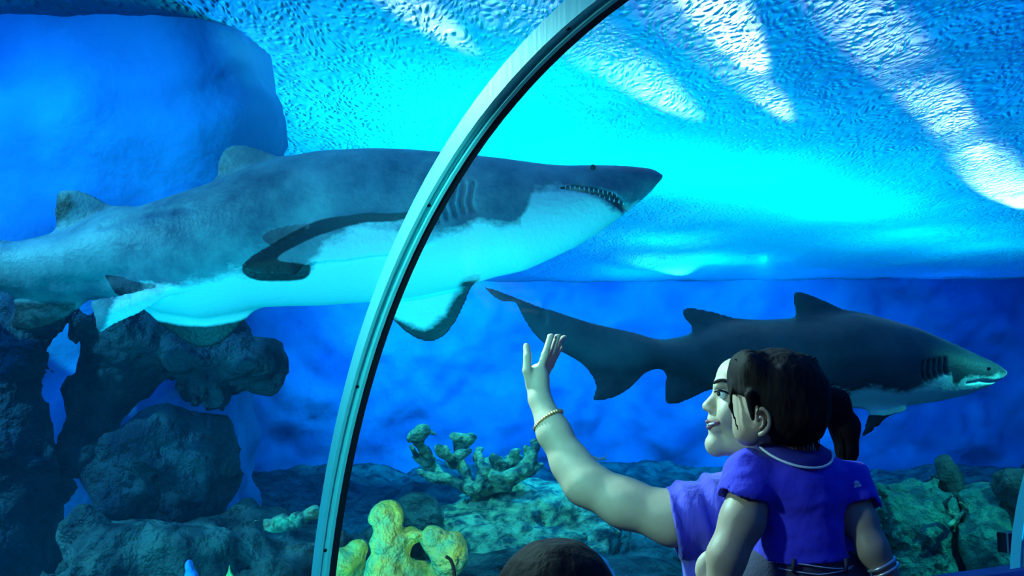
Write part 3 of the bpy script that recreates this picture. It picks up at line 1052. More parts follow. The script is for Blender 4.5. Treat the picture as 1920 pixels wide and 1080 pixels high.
R_ = math.radians
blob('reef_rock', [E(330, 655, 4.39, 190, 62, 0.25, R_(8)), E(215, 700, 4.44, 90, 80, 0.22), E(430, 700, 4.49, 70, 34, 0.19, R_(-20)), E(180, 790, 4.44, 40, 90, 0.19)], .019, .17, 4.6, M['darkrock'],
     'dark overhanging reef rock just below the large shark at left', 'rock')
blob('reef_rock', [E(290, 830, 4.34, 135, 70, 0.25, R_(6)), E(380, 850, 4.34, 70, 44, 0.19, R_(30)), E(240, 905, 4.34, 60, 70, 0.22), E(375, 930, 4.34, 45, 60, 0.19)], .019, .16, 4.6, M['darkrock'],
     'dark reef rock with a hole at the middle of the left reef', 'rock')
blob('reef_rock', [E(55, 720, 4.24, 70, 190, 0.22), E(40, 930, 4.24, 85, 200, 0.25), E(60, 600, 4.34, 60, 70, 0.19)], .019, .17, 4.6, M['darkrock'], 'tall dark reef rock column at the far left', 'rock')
blob('reef_rock', [E(300, 1040, 4.04, 190, 75, 0.28), E(470, 1040, 4.24, 150, 68, 0.31), E(200, 985, 4.14, 60, 40, 0.19, R_(15)), E(560, 1060, 4.44, 110, 60, 0.25), E(330, 1130, 4.04, 280, 90, 0.31)], .019, .15, 4.4, M['rock'],
     'broad low reef rock along the bottom left', 'rock')
blob('reef_rock', [E(590, 1000, 5.3, 50, 34, .2), E(530, 995, 5.2, 40, 24, .15)], .03, .06, 4, M['darkrock'], 'dim low distant rock left of the steel arch foot', 'rock')
random.seed(3)
ch = []
for i in range(26):
    t = i / 25
    px = 455 + 135 * t + random.uniform(-5, 5)
    py = 992 - 26 * t + random.uniform(-12, 12)
    ch.append(E(px, py, 3.93, random.uniform(9, 15), random.uniform(4, 6), .04, R_(random.uniform(-25, 25))))
blob('encrusting_coral', ch, .009, .015, 12, M['elk'], 'pale knobbly coral crust on the low rock beside the arch foot', 'coral', kk=.012)


def branch_coral(name, D, paths, r, material, label, h=.012, amp=.03, freq=16):
    s = D / F
    caps = []
    for k_, path in enumerate(paths):
        for i in range(len(path) - 1):
            (x0, y0), (x1, y1) = path[i], path[i + 1]
            d0 = D + .12 * math.sin(k_ * 1.9 + i * .7)
            d1 = D + .12 * math.sin(k_ * 1.9 + (i + 1) * .7)
            r0 = r * (1.3 - .5 * i / len(path))
            r1 = r * (1.3 - .5 * (i + 1) / len(path))
            caps.append((at(x0, y0, d0), at(x1, y1, d1), r0 * s, r1 * s))
    return blob(name, [], h, amp, freq, material, label, 'coral', kk=.03, caps=caps)


branch_coral('branching_coral', 6.4, [
    [(890, 925), (850, 905), (812, 882), (785, 858), (770, 838)], [(812, 882), (800, 850), (785, 828), (795, 805), (812, 812)], [(795, 805), (772, 820)],
    [(880, 915), (872, 885), (862, 855), (858, 822)], [(862, 840), (885, 820), (850, 820)], [(850, 870), (830, 848), (822, 840)],
    [(895, 915), (905, 885), (895, 860), (898, 845)], [(895, 918), (930, 895), (952, 868), (968, 848)], [(945, 875), (925, 860)], [(835, 895), (815, 898), (790, 888)], [(905, 885), (922, 868)], [(870, 880), (845, 868)], [(930, 895), (958, 893), (972, 880)], [(930, 900), (915, 880), (912, 862)], [(985, 885), (970, 865)], [(998, 855), (985, 842)], [(862, 855), (878, 846)], [(952, 868), (975, 860)],
    [(900, 925), (950, 910), (985, 885), (998, 855), (1005, 830)], [(985, 885), (1015, 872)], [(950, 910), (930, 888)], [(890, 920), (890, 985)]],
    8, M['elk'], 'pale branching coral standing behind the raised hand and forearm')
blob('coral_mound', [E(900, 975, 6.6, 110, 35, .5), E(985, 950, 6.7, 110, 36, .5), E(1060, 965, 6.6, 90, 34, .4), E(960, 1020, 6.3, 200, 50, .6), E(1010, 920, 6.9, 70, 24, .3)], .022, .13, 5, M['elk'],
     'rough mottled coral mound under the branching coral', 'coral')
blob('coral_mound', [E(780, 948, 6.0, 34, 22, .14), E(790, 975, 6.0, 45, 26, .2), E(745, 1010, 6.0, 70, 40, .3)], .02, .02, 4, M['rock'], 'smooth dark domed coral above the yellow sponge', 'coral')
blob('reef_rock', [E(1180, 1030, 6.5, 150, 40, .5), E(1080, 1090, 5.6, 220, 50, .6), E(860, 1090, 5.6, 160, 40, .5), E(1290, 1060, 6.6, 90, 50, .4)], .03, .1, 3, M['rock'], 'low blue grey reef rock below the raised upper arm', 'rock')

# yellow sponge right outside the glass
SD = 3.55
ss_ = SD / F
sp = tag(obj('yellow_sponge', *(lambda fd: fd)((lambda fd: (fd.chain([at(725, 1300, SD), at(722, 1080, SD), at(728, 1010, SD), at(722, 975, SD)], [.085, .068, .055, .052], .03),
      fd.ell(at(705, 968, SD - .02), (.036, .04, .04), .03), fd.ell(at(738, 968, SD), (.04, .04, .036), .03), fd.ell(at(722, 955, SD + .02), (.04, .04, .026), .03),
      fd.cap(at(740, 1040, SD), at(772, 1000, SD + .03), .045, .035, .03), fd.ell(at(780, 1003, SD), (.035, .035, .02), .03),
      fd.cap(at(735, 1080, SD), at(790, 1075, SD + .06), .05, .05, .03),
      fd.noise(.022, 14, 4), (lambda m_: (m_[0], m_[1][:, ::-1]))(fd.mesh(0)))[-1])(Field(at(640, 1310, SD) - .15, at(850, 930, SD) + np.array([.1, .2, .1]), .009))), M['sponge']),
    'tall yellow green sponge column just right of the arch foot', 'sponge')


def sponge(pieces, label, h=.009, amp=.018):
    los = np.min([np.minimum(a_, b_) - max(ra, rb) for a_, b_, ra, rb in pieces], 0) - .08
    his = np.max([np.maximum(a_, b_) + max(ra, rb) for a_, b_, ra, rb in pieces], 0) + .08
    fd = Field(los, his, h)
    for p_ in pieces:
        fd.cap(*p_, k=.025)
    fd.noise(amp, 15, 4)
    P, Fc = fd.mesh(0)
    return tag(obj('yellow_sponge', P, Fc[:, ::-1], M['sponge']), label, 'sponge')


sponge([(at(820, 1300, SD), at(828, 1080, SD + .05), .06, .05), (at(828, 1080, SD + .05), at(848, 1040, SD), .05, .06), (at(848, 1045, SD), at(850, 1015, SD), .055, .038),
        (at(835, 1045, SD), at(808, 1012, SD), .04, .035), (at(808, 1015, SD), at(812, 998, SD), .038, .026), (at(795, 1010, SD), at(826, 1005, SD), .018, .022)],
       'forked yellow green sponge with a fan-shaped top, right of the tall column')
sponge([(at(640, 1300, SD + .1), at(645, 1080, SD + .1), .08, .06), (at(645, 1085, SD + .1), at(668, 1040, SD + .1), .06, .045), (at(640, 1060, SD + .05), at(630, 1040, SD + .05), .05, .03), (at(660, 1045, SD + .08), at(672, 1030, SD + .08), .045, .03)],
       'short lumpy yellow green sponge against the arch foot')
v, f = tube(spline([at(850, 1100, 3.3), at(852, 1075, 3.3), at(846, 1052, 3.3), at(836, 1043, 3.3)], 14), [.006] * 13 if False else .006, 8)
tag(obj('feather_worm', v, f, M['ribdark']), 'thin dark curved worm tube in front of the forked sponge', 'worm')

# right reef
random.seed(11)
g1 = [E(1690, 985, 5.9, 70, 60, .35), E(1650, 960, 5.9, 30, 45, .2), E(1710, 935, 6.0, 40, 30, .2), E(1740, 960, 6.0, 40, 50, .25), E(1680, 1060, 5.9, 110, 50, .4)]
for i in range(26):
    g1.append(E(random.uniform(1625, 1765), random.uniform(925, 1020), 5.75, random.uniform(9, 17), random.uniform(8, 15), .07))
blob('bushy_coral', g1, .015, .09, 10, M['green'], 'bushy blue green coral head right of the child in the right reef', 'coral', kk=.03)
blob('tower_coral', [E(1772, 885, 6.1, 16, 28, .08), E(1785, 905, 6.1, 20, 30, .1), E(1760, 915, 6.1, 16, 26, .1), E(1772, 945, 6.1, 28, 34, .12)], .016, .05, 9, M['brown'],
     'narrow brown coral tower rising from the right reef', 'coral', kk=.04)
blob('reef_rock', [E(1840, 960, 6.0, 50, 48, .3), E(1810, 1010, 5.9, 70, 60, .4), E(1860, 1040, 5.8, 90, 70, .5)], .025, .09, 6, M['green'], 'rounded mossy rock between the coral tower and the right edge', 'rock')
blob('reef_rock', [E(1900, 905, 5.7, 22, 24, .12), E(1905, 960, 5.7, 30, 60, .2), E(1925, 1020, 5.7, 50, 90, .3)], .02, .07, 7, M['brown'], 'ridged brown rock behind the rib at the right edge', 'rock')
branch_coral('staghorn_coral', 5.5, [[(1780, 985), (1795, 970), (1812, 955), (1818, 940)], [(1795, 970), (1778, 960), (1772, 942), (1785, 930)], [(1812, 955), (1800, 942)]], 3.4, M['elk'],
             'small pale staghorn coral below the brown tower', h=.01, amp=.006)
# small framed box near the right rib
bx = at(1891, 1016, 4.35)
v, f = box(bx[0], bx[1], bx[2], .085, .05, .085, .5)
b_ = obj('marker_box', v, f, M['ribdark'], smooth=False)
tag(b_, 'small dark box with a pale frame beside the rib at right', 'box')
fr = []
for dx, dz, sx, sz in ((0, .044, .095, .006), (0, -.044, .095, .006), (-.045, 0, .006, .09), (.045, 0, .006, .09)):
    fr.append(box(bx[0] + dx * math.cos(.5) + .028 * math.sin(.5), bx[1] + dx * math.sin(.5) - .028 * math.cos(.5), bx[2] + dz, sx, .006, sz, .5))
v, f = merge(fr)
child_obj('frame', v, f, mat('pale_frame', (.35, .42, .4), .6), b_, smooth=False)

# small left things
blob('tube_sponge', [E(355, 1062, 3.45, 8, 12, .02), E(352, 1100, 3.45, 8, 30, .02), E(362, 1088, 3.45, 8, 22, .02)], .006, .006, 20, M['bluecoral'], 'small bright blue tube sponge at the bottom left', 'sponge', kk=.01)
v, f = merge([tube([at(432 + d * 5, 1120, 3.45), at(431 + d * 3, 1080, 3.45), at(430 + d, 1060 + abs(d) * 9, 3.45)], [.014, .009, .001], 7) for d in (-1, 0, 1)])
tag(obj('sea_grass', v, f, M['sponge']), 'tiny green spiky sea plant at the bottom left', 'plant')
blob('pale_lump', [E(1118, 1052, 4.2, 26, 14, .07, R_(18)), E(1130, 1080, 4.2, 26, 20, .07)], .008, .01, 10, mat('pale_blue_stone', (.3, .5, .75), .8, bump=(20, .5, .02)), 'pale blue stone just right of the dark haired head', 'rock', kk=.02)
blob('pale_lump', [E(1362, 918, 5.2, 16, 14, .05), E(1370, 950, 5.2, 18, 30, .06)], .01, .02, 12, M['elk'], 'pale knob modelled for a reflection above the raised sleeve', 'rock', kk=.02)  # solid lump put in for a reflected blob of light

# small fish
fd = Field(at(1090, 875, 4.6) - np.array([0, .05, 0]), at(1150, 845, 4.6) + np.array([0, .05, 0]), .003)
fd.chain([at(1100, 860, 4.6), at(1112, 859, 4.6), at(1126, 861, 4.6), at(1133, 859, 4.6)], [.003, .011, .007, .003], .006)
fd.cap(at(1131, 860, 4.6), at(1139, 854, 4.6), .004, .003, .004)
fd.cap(at(1131, 860, 4.6), at(1138, 863, 4.6), .004, .003, .004)
P, Fc = fd.mesh(1)
tag(obj('small_fish', P, Fc[:, ::-1], M['cream']), 'tiny pale fish beside the raised forearm', 'fish')

# ------------------------------------------------------------------ people
def fmesh(fd, relax=1):
    P, Fc = fd.mesh(relax)
    return P, Fc[:, ::-1]


def person(name, P, Fc, m_, label, cat='person'):
    o = obj(name, P, Fc, m_)
    return tag(o, label, cat)


def hair_strands(pts_list, r):
    return merge([tube(spline(p, 14), r, 5) for p in pts_list])


# woman ------------------------------------------------------------
WD = 2.16
def w_(px, py, d=0.0): return at(px, py, WD + d)
u_ = WD / F      # metres per frame unit at her head
lo = np.array([at(960, 1080, 2.4)[0] - .03, 1.72, .72])
hi = np.array([w_(1600, 0)[0], 2.62, w_(0, 640)[2] + .03])
fd = Field(lo, hi, .0042)
# head, tilted back a little
fd.ell(w_(1432, 738), (.094, .076, .088), .02, roll=R_(-14))
fd.ell(w_(1385, 772), (.052, .060, .078), .02, roll=R_(-8))           # face mass
fd.ell(w_(1378, 706), (.038, .056, .040), .025)                         # forehead
fd.cap(w_(1350, 724, -.03), w_(1350, 724, .03), .014, .014, .012)       # brow
fd.cap(w_(1345, 738), w_(1327, 760), .0085, .0105, .012)                # nose bridge
fd.ell(w_(1326, 763), (.0105, .012, .0095), .006)                       # nose tip
fd.ell(w_(1333, 768, -.012), (.009, .006, .007), .005)
fd.ell(w_(1333, 768, .012), (.009, .006, .007), .005)
fd.ell(w_(1340, 786), (.016, .024, .014), .012)                         # muzzle
fd.ell(w_(1341, 804), (.015, .022, .014), .012)
fd.ell(w_(1340, 830), (.020, .024, .018), .016)                         # chin
fd.cap(w_(1345, 838), w_(1405, 832, -.045), .016, .018, .02)            # jaw
fd.cap(w_(1345, 838), w_(1405, 832, .045), .016, .018, .02)
fd.ell(w_(1370, 775, -.040), (.026, .020, .024), .02)                   # cheek
fd.ell(w_(1370, 775, .040), (.026, .020, .024), .02)
fd.ell(w_(1351, 739, -.036), (.013, .012, .010), .008, sub=True)        # eye sockets
fd.ell(w_(1351, 739, .036), (.013, .012, .010), .008, sub=True)
fd.cap(w_(1318, 795.5, -.017), w_(1318, 795.5, .017), .0035, .0035, .003, sub=True)
fd.cap(w_(1318, 795.5, -.008), w_(1346, 792, -.033), .003, .0025, .003, sub=True)
# neck and trunk
fd.cap(w_(1420, 800), w_(1430, 905), .052, .056, .03)
fd.cap(w_(1345, 960, .04), w_(1500, 960, .06), .05, .05, .03)
fd.cap(w_(1425, 960, .05), w_(1435, 1200, .06), .10, .10, .04)
fd.cap(w_(1435, 1200, .06), (w_(1440, 1300, .06)[0], w_(0, 0, .06)[1], .85), .10, .13, .04)
# raised arm
sh, el, wr = w_(1345, 962, .03), at(1098, 906, 2.24), at(1012, 748, 2.34)
fd.chain([sh, at(1262, 972, 2.18), at(1170, 943, 2.21), el], [.058, .056, .051, .047], .03)
fd.chain([el, at(1070, 868, 2.27), at(1038, 810, 2.30), wr], [.046, .041, .035, .027], .03)
# hand pressed to the glass
pc = at(1006, 705, 2.36)
fd.ell(at(1007, 712, 2.365), (.026, .034, .040), .012, roll=R_(8), yaw=R_(25))
fd.cap(wr, at(1008, 715, 2.36), .025, .026, .012)
def finger(pts, r, k_=.004):
    rs = [r, r * .95, r * .85, r * .75]
    fd.chain([at(*p) for p in pts], rs[:len(pts)], k_)
finger([(995, 722, 2.345), (988, 695, 2.345), (989, 668, 2.355), (987, 649, 2.37)], .0115)           # thumb
finger([(1010, 700, 2.355), (1022, 665, 2.365), (1032, 632, 2.385), (1041, 614, 2.41)], .0095)        # index
finger([(1015, 700, 2.378), (1034, 660, 2.392), (1046, 628, 2.41), (1057, 614, 2.435)], .0095)
finger([(1018, 703, 2.395), (1038, 668, 2.415), (1049, 642, 2.435), (1060, 629, 2.455)], .009)
finger([(1020, 710, 2.41), (1034, 684, 2.43), (1044, 664, 2.445), (1053, 652, 2.46)], .008)
# forearm that carries the child
fd.chain([w_(1500, 975, .05), w_(1545, 1120, .02), at(1440, 1160, 1.90), at(1345, 1090, 1.86)], [.05, .042, .038, .028], .02)
fd.ell(at(1333, 1066, 1.87), (.030, .022, .036), .012, roll=R_(15))
for q_ in range(4):
    fd.cap(at(1336 + q_ * 9, 1060 + q_ * 3, 1.87), at(1352 + q_ * 12, 1040 + q_ * 8, 1.845), .0095, .0085, .004)
P, Fc = fmesh(fd)
woman = person('person', P, Fc, M['skin'], 'woman in a loose violet top raising one hand to the glass and holding a child')
# lips
lf = Field(w_(1310, 812) - .04, w_(1360, 780) + .04, .0022)
lf.cap(w_(1326, 790.5, -.012), w_(1326, 790.5, .012), .0038, .0038, .004)
lf.cap(w_(1326, 790.5, -.012), w_(1347, 790, -.031), .0038, .0018, .004)
lf.cap(w_(1328, 801, -.010), w_(1328, 801, .010), .0042, .0042, .004)
lf.cap(w_(1328, 801, -.010), w_(1347, 792, -.031), .004, .0018, .004)
P, Fc = fmesh(lf)
child_obj('lips', P, Fc, M['lips'], woman)
v, f = tube([w_(1327, 795.5, -.010), w_(1333, 795, -.021), w_(1340, 793.5, -.028)], [.0028, .0028, .002], 8)
child_obj('teeth', v, f, M['white'], woman)
for sd_ in (-1, 1):
    v, f = sphere(w_(1356, 738.5, sd_ * .033), .0115, 14, 10)
    e1 = child_obj('eye', v, f, M['white'], woman)
    v, f = sphere(w_(1348.6, 738.5, sd_ * .0365), .0052, 12, 8)
    child_obj('iris', v, f, M['dark'], e1)
    v, f = tube(spline([w_(1340, 735, sd_ * .034), w_(1347, 732, sd_ * .0435), w_(1356, 733, sd_ * .0475), w_(1366, 738, sd_ * .049)], 12), .0022, 6)
    child_obj('eyelid', v, f, M['dark'], e1)
    v, f = tube(spline([w_(1338, 719, sd_ * .026), w_(1346, 714, sd_ * .040), w_(1358, 713, sd_ * .052), w_(1370, 719, sd_ * .060)], 12), [.002] + [.0034] * 9 + [.003] * 2 + [.001], 6)
    child_obj('eyebrow', v, f, M['hair'], woman)
# hair and ponytail
hf = Field(w_(1345, 0)[0:1].tolist() + [1.95, w_(0, 910)[2]], [w_(1640, 0)[0], 2.42, w_(0, 640)[2] + .02], .0042)
hf.ell(w_(1456, 730, .005), (.103, .092, .090), .02, roll=R_(-12))
hf.ell(w_(1420, 700), (.060, .074, .046), .02)
hf.ell(w_(1520, 752), (.036, .04, .036), .02)
hf.cap(w_(1384, 685), w_(1380, 720, -.055), .016, .012, .02)
hf.cap(w_(1380, 720, -.055), w_(1378, 805, -.06), .011, .004, .015)
hf.chain([w_(1535, 745), w_(1562, 758), w_(1582, 800, .0), w_(1588, 850, .0), w_(1586, 890, 0)], [.034, .036, .030, .020, .006], .015)
hf.noise(.006, 42, 3, (1, 1, .35))
P, Fc = fmesh(hf, 0)
hair = child_obj('hair', P, Fc, M['hair'], woman)
random.seed(5)
st = []
for i in range(34):
    a0 = (1528 + random.uniform(-8, 22), 742 + random.uniform(-6, 10), random.uniform(-.03, .02))
    a1 = (a0[0] + random.uniform(14, 34), a0[1] + random.uniform(-18, 4), a0[2])
    a2 = (a1[0] + random.uniform(6, 26), a1[1] + random.uniform(-8, 26), a0[2])
    st.append([w_(*a0), w_(*a1), w_(*a2)])
for i in range(26):
    x = random.uniform(1560, 1590)
    z = random.uniform(-.03, .02)
    st.append([w_(x, 770, z), w_(x + random.uniform(4, 12), 830, z), w_(x + random.uniform(-2, 14), random.uniform(870, 905), z)])
v, f = hair_strands(st, .0011)
child_obj('loose_strands', v, f, M['hair'], woman)
v, f = merge([sphere(at(1540 - i * 3.2, 783 + i * 7, 2.02), .0045, 8, 6) for i in range(4)])
child_obj('hair_clip', v, f, M['white'], woman)
# loose violet top
tf = Field([w_(1225, 0)[0], 1.85, .80], [w_(1640, 0)[0], 2.6, w_(0, 880)[2]], .005)
tf.cap(w_(1256, 974, .025), w_(1350, 968, .035), .070, .082, .02)
tf.cap(w_(1350, 952, .035), w_(1505, 945, .06), .058, .060, .03)
tf.cap(w_(1345, 985, .04), w_(1350, 1100, .05), .070, .075, .03)
tf.cap(w_(1425, 970, .06), w_(1430, 1170, .06), .12, .13, .04)
tf.cap(w_(1430, 1170, .06), (w_(1440, 0)[0], w_(0, 0, .06)[1] + .02, .92), .13, .15, .04)
tf.cap(w_(1505, 950, .06), w_(1555, 1040, .04), .062, .06, .03)
X_, Y_, Z_ = tf.grid()
tf.v = np.maximum(tf.v, (w_(1258, 960)[0] + .22 * (w_(0, 925)[2] - Z_) - X_ - Y_ * 0).astype(np.float32))
# hanging pleats
fold = -.005 * (1 + np.sin(95 * (X_ + .45 * Z_))) - .002 * (1 + np.sin(190 * X_ + 40 * Z_ + 1))
tf.v = tf.v + (fold * (np.abs(tf.v) < .03)).astype(np.float32)
P, Fc = fmesh(tf)
child_obj('shirt', P, Fc, M['violet'], woman)
# trousers, shoes
tf = Field([w_(1300, 0)[0] - .05, 1.75, .05], [w_(1600, 0)[0], 2.55, 1.05], .009)
hx, hy = w_(1438, 0)[0], w_(0, 1000, .06)[1]
tf.ell((hx, hy, .92), (.165, .14, .12), .04)
for sd_ in (-1, 1):
    tf.chain([(hx + sd_ * .08, hy, .86), (hx + sd_ * .09, hy - .01, .48), (hx + sd_ * .095, hy + .01, .09)], [.095, .066, .052], .03)
P, Fc = fmesh(tf)
child_obj('trousers', P, Fc, M['denim'], woman)
for sd_ in (-1, 1):
    tf = Field([hx - .25, hy - .2, -.005], [hx + .25, hy + .25, .12], .006)
    tf.cap((hx + sd_ * .095, hy + .03, .042), (hx + sd_ * .095 - .11, hy + .08, .035), .04, .032, .02)
    P, Fc = fmesh(tf)
    child_obj('shoe', P, Fc, M['ribdark'], woman)
# beaded bracelet round the forearm
bc = at(1028, 788, 2.314)
ax_ = at(1012, 748, 2.34) - at(1038, 818, 2.30)
ax_ = ax_ / np.linalg.norm(ax_)
tl_ = np.array([.35, -.1, .85])
ax_ = ax_ + .28 * np.array([-1, 0, 0])
ax_ /= np.linalg.norm(ax_)
e1_ = np.cross(ax_, [0, 1, 0]); e1_ /= np.linalg.norm(e1_)
e2_ = np.cross(ax_, e1_)
bd = [sphere(bc + .0385 * (math.cos(t) * e1_ + math.sin(t) * e2_), .0042, 8, 6) for t in np.linspace(0, 2 * math.pi, 34, endpoint=False)]
v, f = merge(bd)
child_obj('bracelet', v, f, M['gold'], woman)

# child ------------------------------------------------------------
CD = 1.92
def c_(px, py, d=0.0): return at(px, py, CD + d)
fd = Field([c_(1270, 0)[0] - .02, 1.68, .88], [c_(1710, 0)[0], 2.16, c_(0, 640)[2]], .004)
fd.ell(c_(1458, 738, .01), (.084, .086, .080), .02, roll=R_(8))
fd.ell(c_(1415, 790, -.004), (.038, .052, .045), .025)          # cheek and jaw
fd.ell(c_(1398, 808, .012), (.022, .036, .026), .02)
fd.ell(c_(1398, 755, .03), (.026, .04, .040), .02)
fd.cap(c_(1470, 800, .01), c_(1490, 870, .02), .042, .045, .03)      # neck
fd.cap(c_(1425, 895, .02), c_(1570, 900, .03), .040, .040, .03)      # shoulders
fd.cap(c_(1500, 920, .02), c_(1505, 1080, .02), .080, .074, .03)
fd.cap(c_(1475, 1100, .01), c_(1540, 1100, .02), .070, .070, .03)
# arms
fd.chain([c_(1412, 905, .0), c_(1392, 975, -.035), c_(1362, 1045, -.06), at(1345, 1120, 1.85)], [.040, .0415, .036, .030], .015)
fd.chain([at(1345, 1120, 1.85), at(1400, 1150, 1.95)], [.03, .024], .01)
fd.chain([c_(1590, 910, .02), c_(1612, 975, -.02), c_(1636, 1030, -.05), c_(1668, 1085, -.06)], [.034, .032, .029, .021], .015)
fd.ell(c_(1678, 1104, -.06), (.02, .022, .026), .01)
for q_ in range(4):
    fd.cap(c_(1672 + q_ * 5, 1110, -.07 + .013 * q_), c_(1678 + q_ * 4, 1140 + (q_ == 1) * 4, -.06 + .013 * q_), .0065, .0055, .003)
fd.cap(c_(1668, 1106, -.05), c_(1655, 1124, -.045), .007, .006, .004)
# legs round the woman's waist
fd.chain([c_(1450, 1110, 0), c_(1395, 1190, .03), at(1390, 1330, 2.02)], [.062, .052, .035], .02)
fd.chain([c_(1560, 1110, 0), c_(1615, 1190, .05), at(1610, 1330, 2.06)], [.062, .052, .035], .02)
# near ear
ec = c_(1428, 792, -.062)
fd.ell(c_(1424, 796, -.052), (.012, .012, .016), .008)
P, Fc = fmesh(fd)
kid = person('person', P, Fc, M['skin_child'], 'small child in a royal blue polo shirt held by the woman, seen from behind')
# outer ear rim
v, f = tube(spline([c_(1420, 772, -.060), c_(1428, 766, -.068), c_(1438, 772, -.071), c_(1443, 786, -.071), c_(1441, 800, -.069), c_(1432, 812, -.066), c_(1424, 815, -.060)], 24),
            [.003] + [.0042] * 16 + [.0055] * 6 + [.0045] * 2, 8)
ear = child_obj('ear', v, f, M['skin_child'], kid)
v, f = tube(spline([c_(1424, 782, -.064), c_(1431, 786, -.068), c_(1431, 797, -.067), c_(1425, 803, -.063)], 12), .003, 6)
child_obj('inner_ear', v, f, M['skin_child'], ear)
# hair
hf = Field([c_(1350, 0)[0] - .01, 1.78, c_(0, 860)[2]], [c_(1570, 0)[0], 2.08, c_(0, 640)[2] + .02], .0038)
hf.ell(c_(1461, 738, .010), (.096, .102, .090), .02, roll=R_(8))
hf.ell(c_(1480, 778, .0), (.072, .086, .060), .02)
hf.ell(c_(1500, 800, .0), (.042, .060, .034), .015)
hf.ell(c_(1402, 700, .0), (.034, .075, .046), .02, roll=R_(-10))
hf.ell(c_(1403, 790, -.055), (.030, .05, .045), .01, roll=R_(-12), sub=True)
hf.ell(c_(1385, 775, -.01), (.020, .09, .036), .008, roll=R_(-8), sub=True)
hf.ell(c_(1428, 800, -.07), (.022, .04, .028), .006, sub=True)
hf.cap(c_(1372, 718, .0), c_(1370, 760, -.02), .007, .005, .008)
hf.cap(c_(1370, 760, -.02), c_(1384, 806, -.03), .005, .003, .008)
hf.cap(c_(1405, 740, -.07), c_(1412, 785, -.062), .010, .004, .012)
hf.noise(.006, 40, 3, (1, 1, .4))
P, Fc = fmesh(hf, 0)
child_obj('hair', P, Fc, M['hair'], kid)
st = []
for i in range(60):
    x = random.uniform(1385, 1540)
    yy = 663 + 16 * abs((x - 1455) / 80) ** 2.4
    st.append([c_(x, yy + 8, .0), c_(x + random.uniform(-9, 9), yy - random.uniform(0, 5), -.01), c_(x + random.uniform(-16, 16), yy + random.uniform(-2, 7), -.02)])
v, f = hair_strands(st, .0010)
child_obj('loose_strands', v, f, M['hair'], kid)
st = []
for i in range(24):
    x = random.uniform(1470, 1535)
    st.append([c_(x, 800, -.05), c_(x + 3, 822, -.045), c_(x + random.uniform(-4, 8), random.uniform(835, 848), -.035)])
v, f = hair_strands(st, .0010)
child_obj('nape_strands', v, f, M['hair'], kid)
# polo shirt
tf = Field([c_(1340, 0)[0], 1.70, c_(0, 1080)[2] - .02], [c_(1660, 0)[0], 2.2, c_(0, 810)[2]], .0042)
tf.cap(c_(1424, 903, .015), c_(1568, 908, .025), .049, .046, .03)
tf.ell(c_(1492, 890, .015), (.080, .06, .040), .03)
tf.cap(c_(1500, 935, .02), c_(1505, 1060, .02), .094, .102, .04)
tf.cap(c_(1405, 890, .005), c_(1396, 925, -.02), .050, .052, .015)
tf.cap(c_(1595, 900, .02), c_(1610, 936, -.008), .040, .042, .015)
tf.cap(c_(1388, 958, -.033), c_(1378, 1000, -.045), .050, .055, .003, sub=True)
tf.cap(c_(1617, 972, -.02), c_(1630, 1010, -.035), .042, .05, .003, sub=True)
X_, Y_, Z_ = tf.grid()
tf.v = np.maximum(tf.v, (c_(0, 1044)[2] + .05 * (X_ - c_(1505, 0)[0]) - Z_).astype(np.float32) + 0 * Y_.astype(np.float32))
tf.noise(.012, 11, 3, (1, 1, 1.8))
P, Fc = fmesh(tf)
shirt = child_obj('polo_shirt', P, Fc, M['blue'], kid)
# collar
col_top, rim = [], []
cc = c_(1485, 838, .012)
for i in range(41):
    t = -math.pi * 1.44 + math.pi * 1.88 * i / 40
    ca, sa = math.cos(t), math.sin(t)
    rim.append(cc + np.array([.076 * ca, .074 * sa, (.006 + .040 * sa if sa < 0 else .006 - .02 * sa) - .012 * ca]))
    col_top.append(cc + np.array([.050 * ca, .052 * sa, .016 + .020 * sa - .008 * ca]))
V, Fc = [], []
for a_, b_ in zip(rim, col_top):
    V += [a_, b_, b_ + np.array([0, 0, -.003]) - (b_ - cc) * .06, a_ - (a_ - cc) * .06 + np.array([0, 0, -.004])]
for i in range(40):
    for k in range(4):
        Fc.append((4 * i + k, 4 * i + 4 + k, 4 * i + 4 + (k + 1) % 4, 4 * i + (k + 1) % 4))
collar = child_obj('collar', V, Fc, M['collar'], kid)
v, f = tube(rim, .0026, 8)
child_obj('piping', v, f, M['piping'], collar)
# sleeve emblem: a few white dots
v, f = merge([sphere(c_(1606 + dx, 906 + dy, -.030), (.006, .004, .005), 8, 6) for dx, dy in ((0, 0), (5, 6), (-3, 9), (4, 14), (0, 5), (8, 12))])
child_obj('sleeve_emblem', v, f, M['piping'], kid)
# jeans
tf = Field([c_(1330, 0)[0], 1.72, .86], [c_(1690, 0)[0], 2.25, c_(0, 1010)[2]], .0055)
tf.cap(c_(1470, 1100, .02), c_(1548, 1100, .02), .094, .094, .02)
tf.chain([c_(1450, 1115, 0), c_(1395, 1190, .03), at(1390, 1290, 2.0)], [.075, .064, .05], .02)
tf.chain([c_(1560, 1115, 0), c_(1615, 1190, .05), at(1610, 1290, 2.04)], [.075, .064, .05], .02)
tf.cap(c_(1505, 1030, .02), c_(1505, 1070, .02), .094, .098, .02)
zt = c_(0, 1033)[2]
X_, Y_, Z_ = tf.grid()
tf.v = np.maximum(tf.v, (Z_ - zt).astype(np.float32))
P, Fc = fmesh(tf)
jeans = child_obj('jeans', P, Fc, M['denim'], kid)
def around(zpx, t, r=.100):
    c0 = c_(1506, zpx, .02)
    return c0 + np.array([r * 1.02 * math.sin(t), -r * math.cos(t), 0])
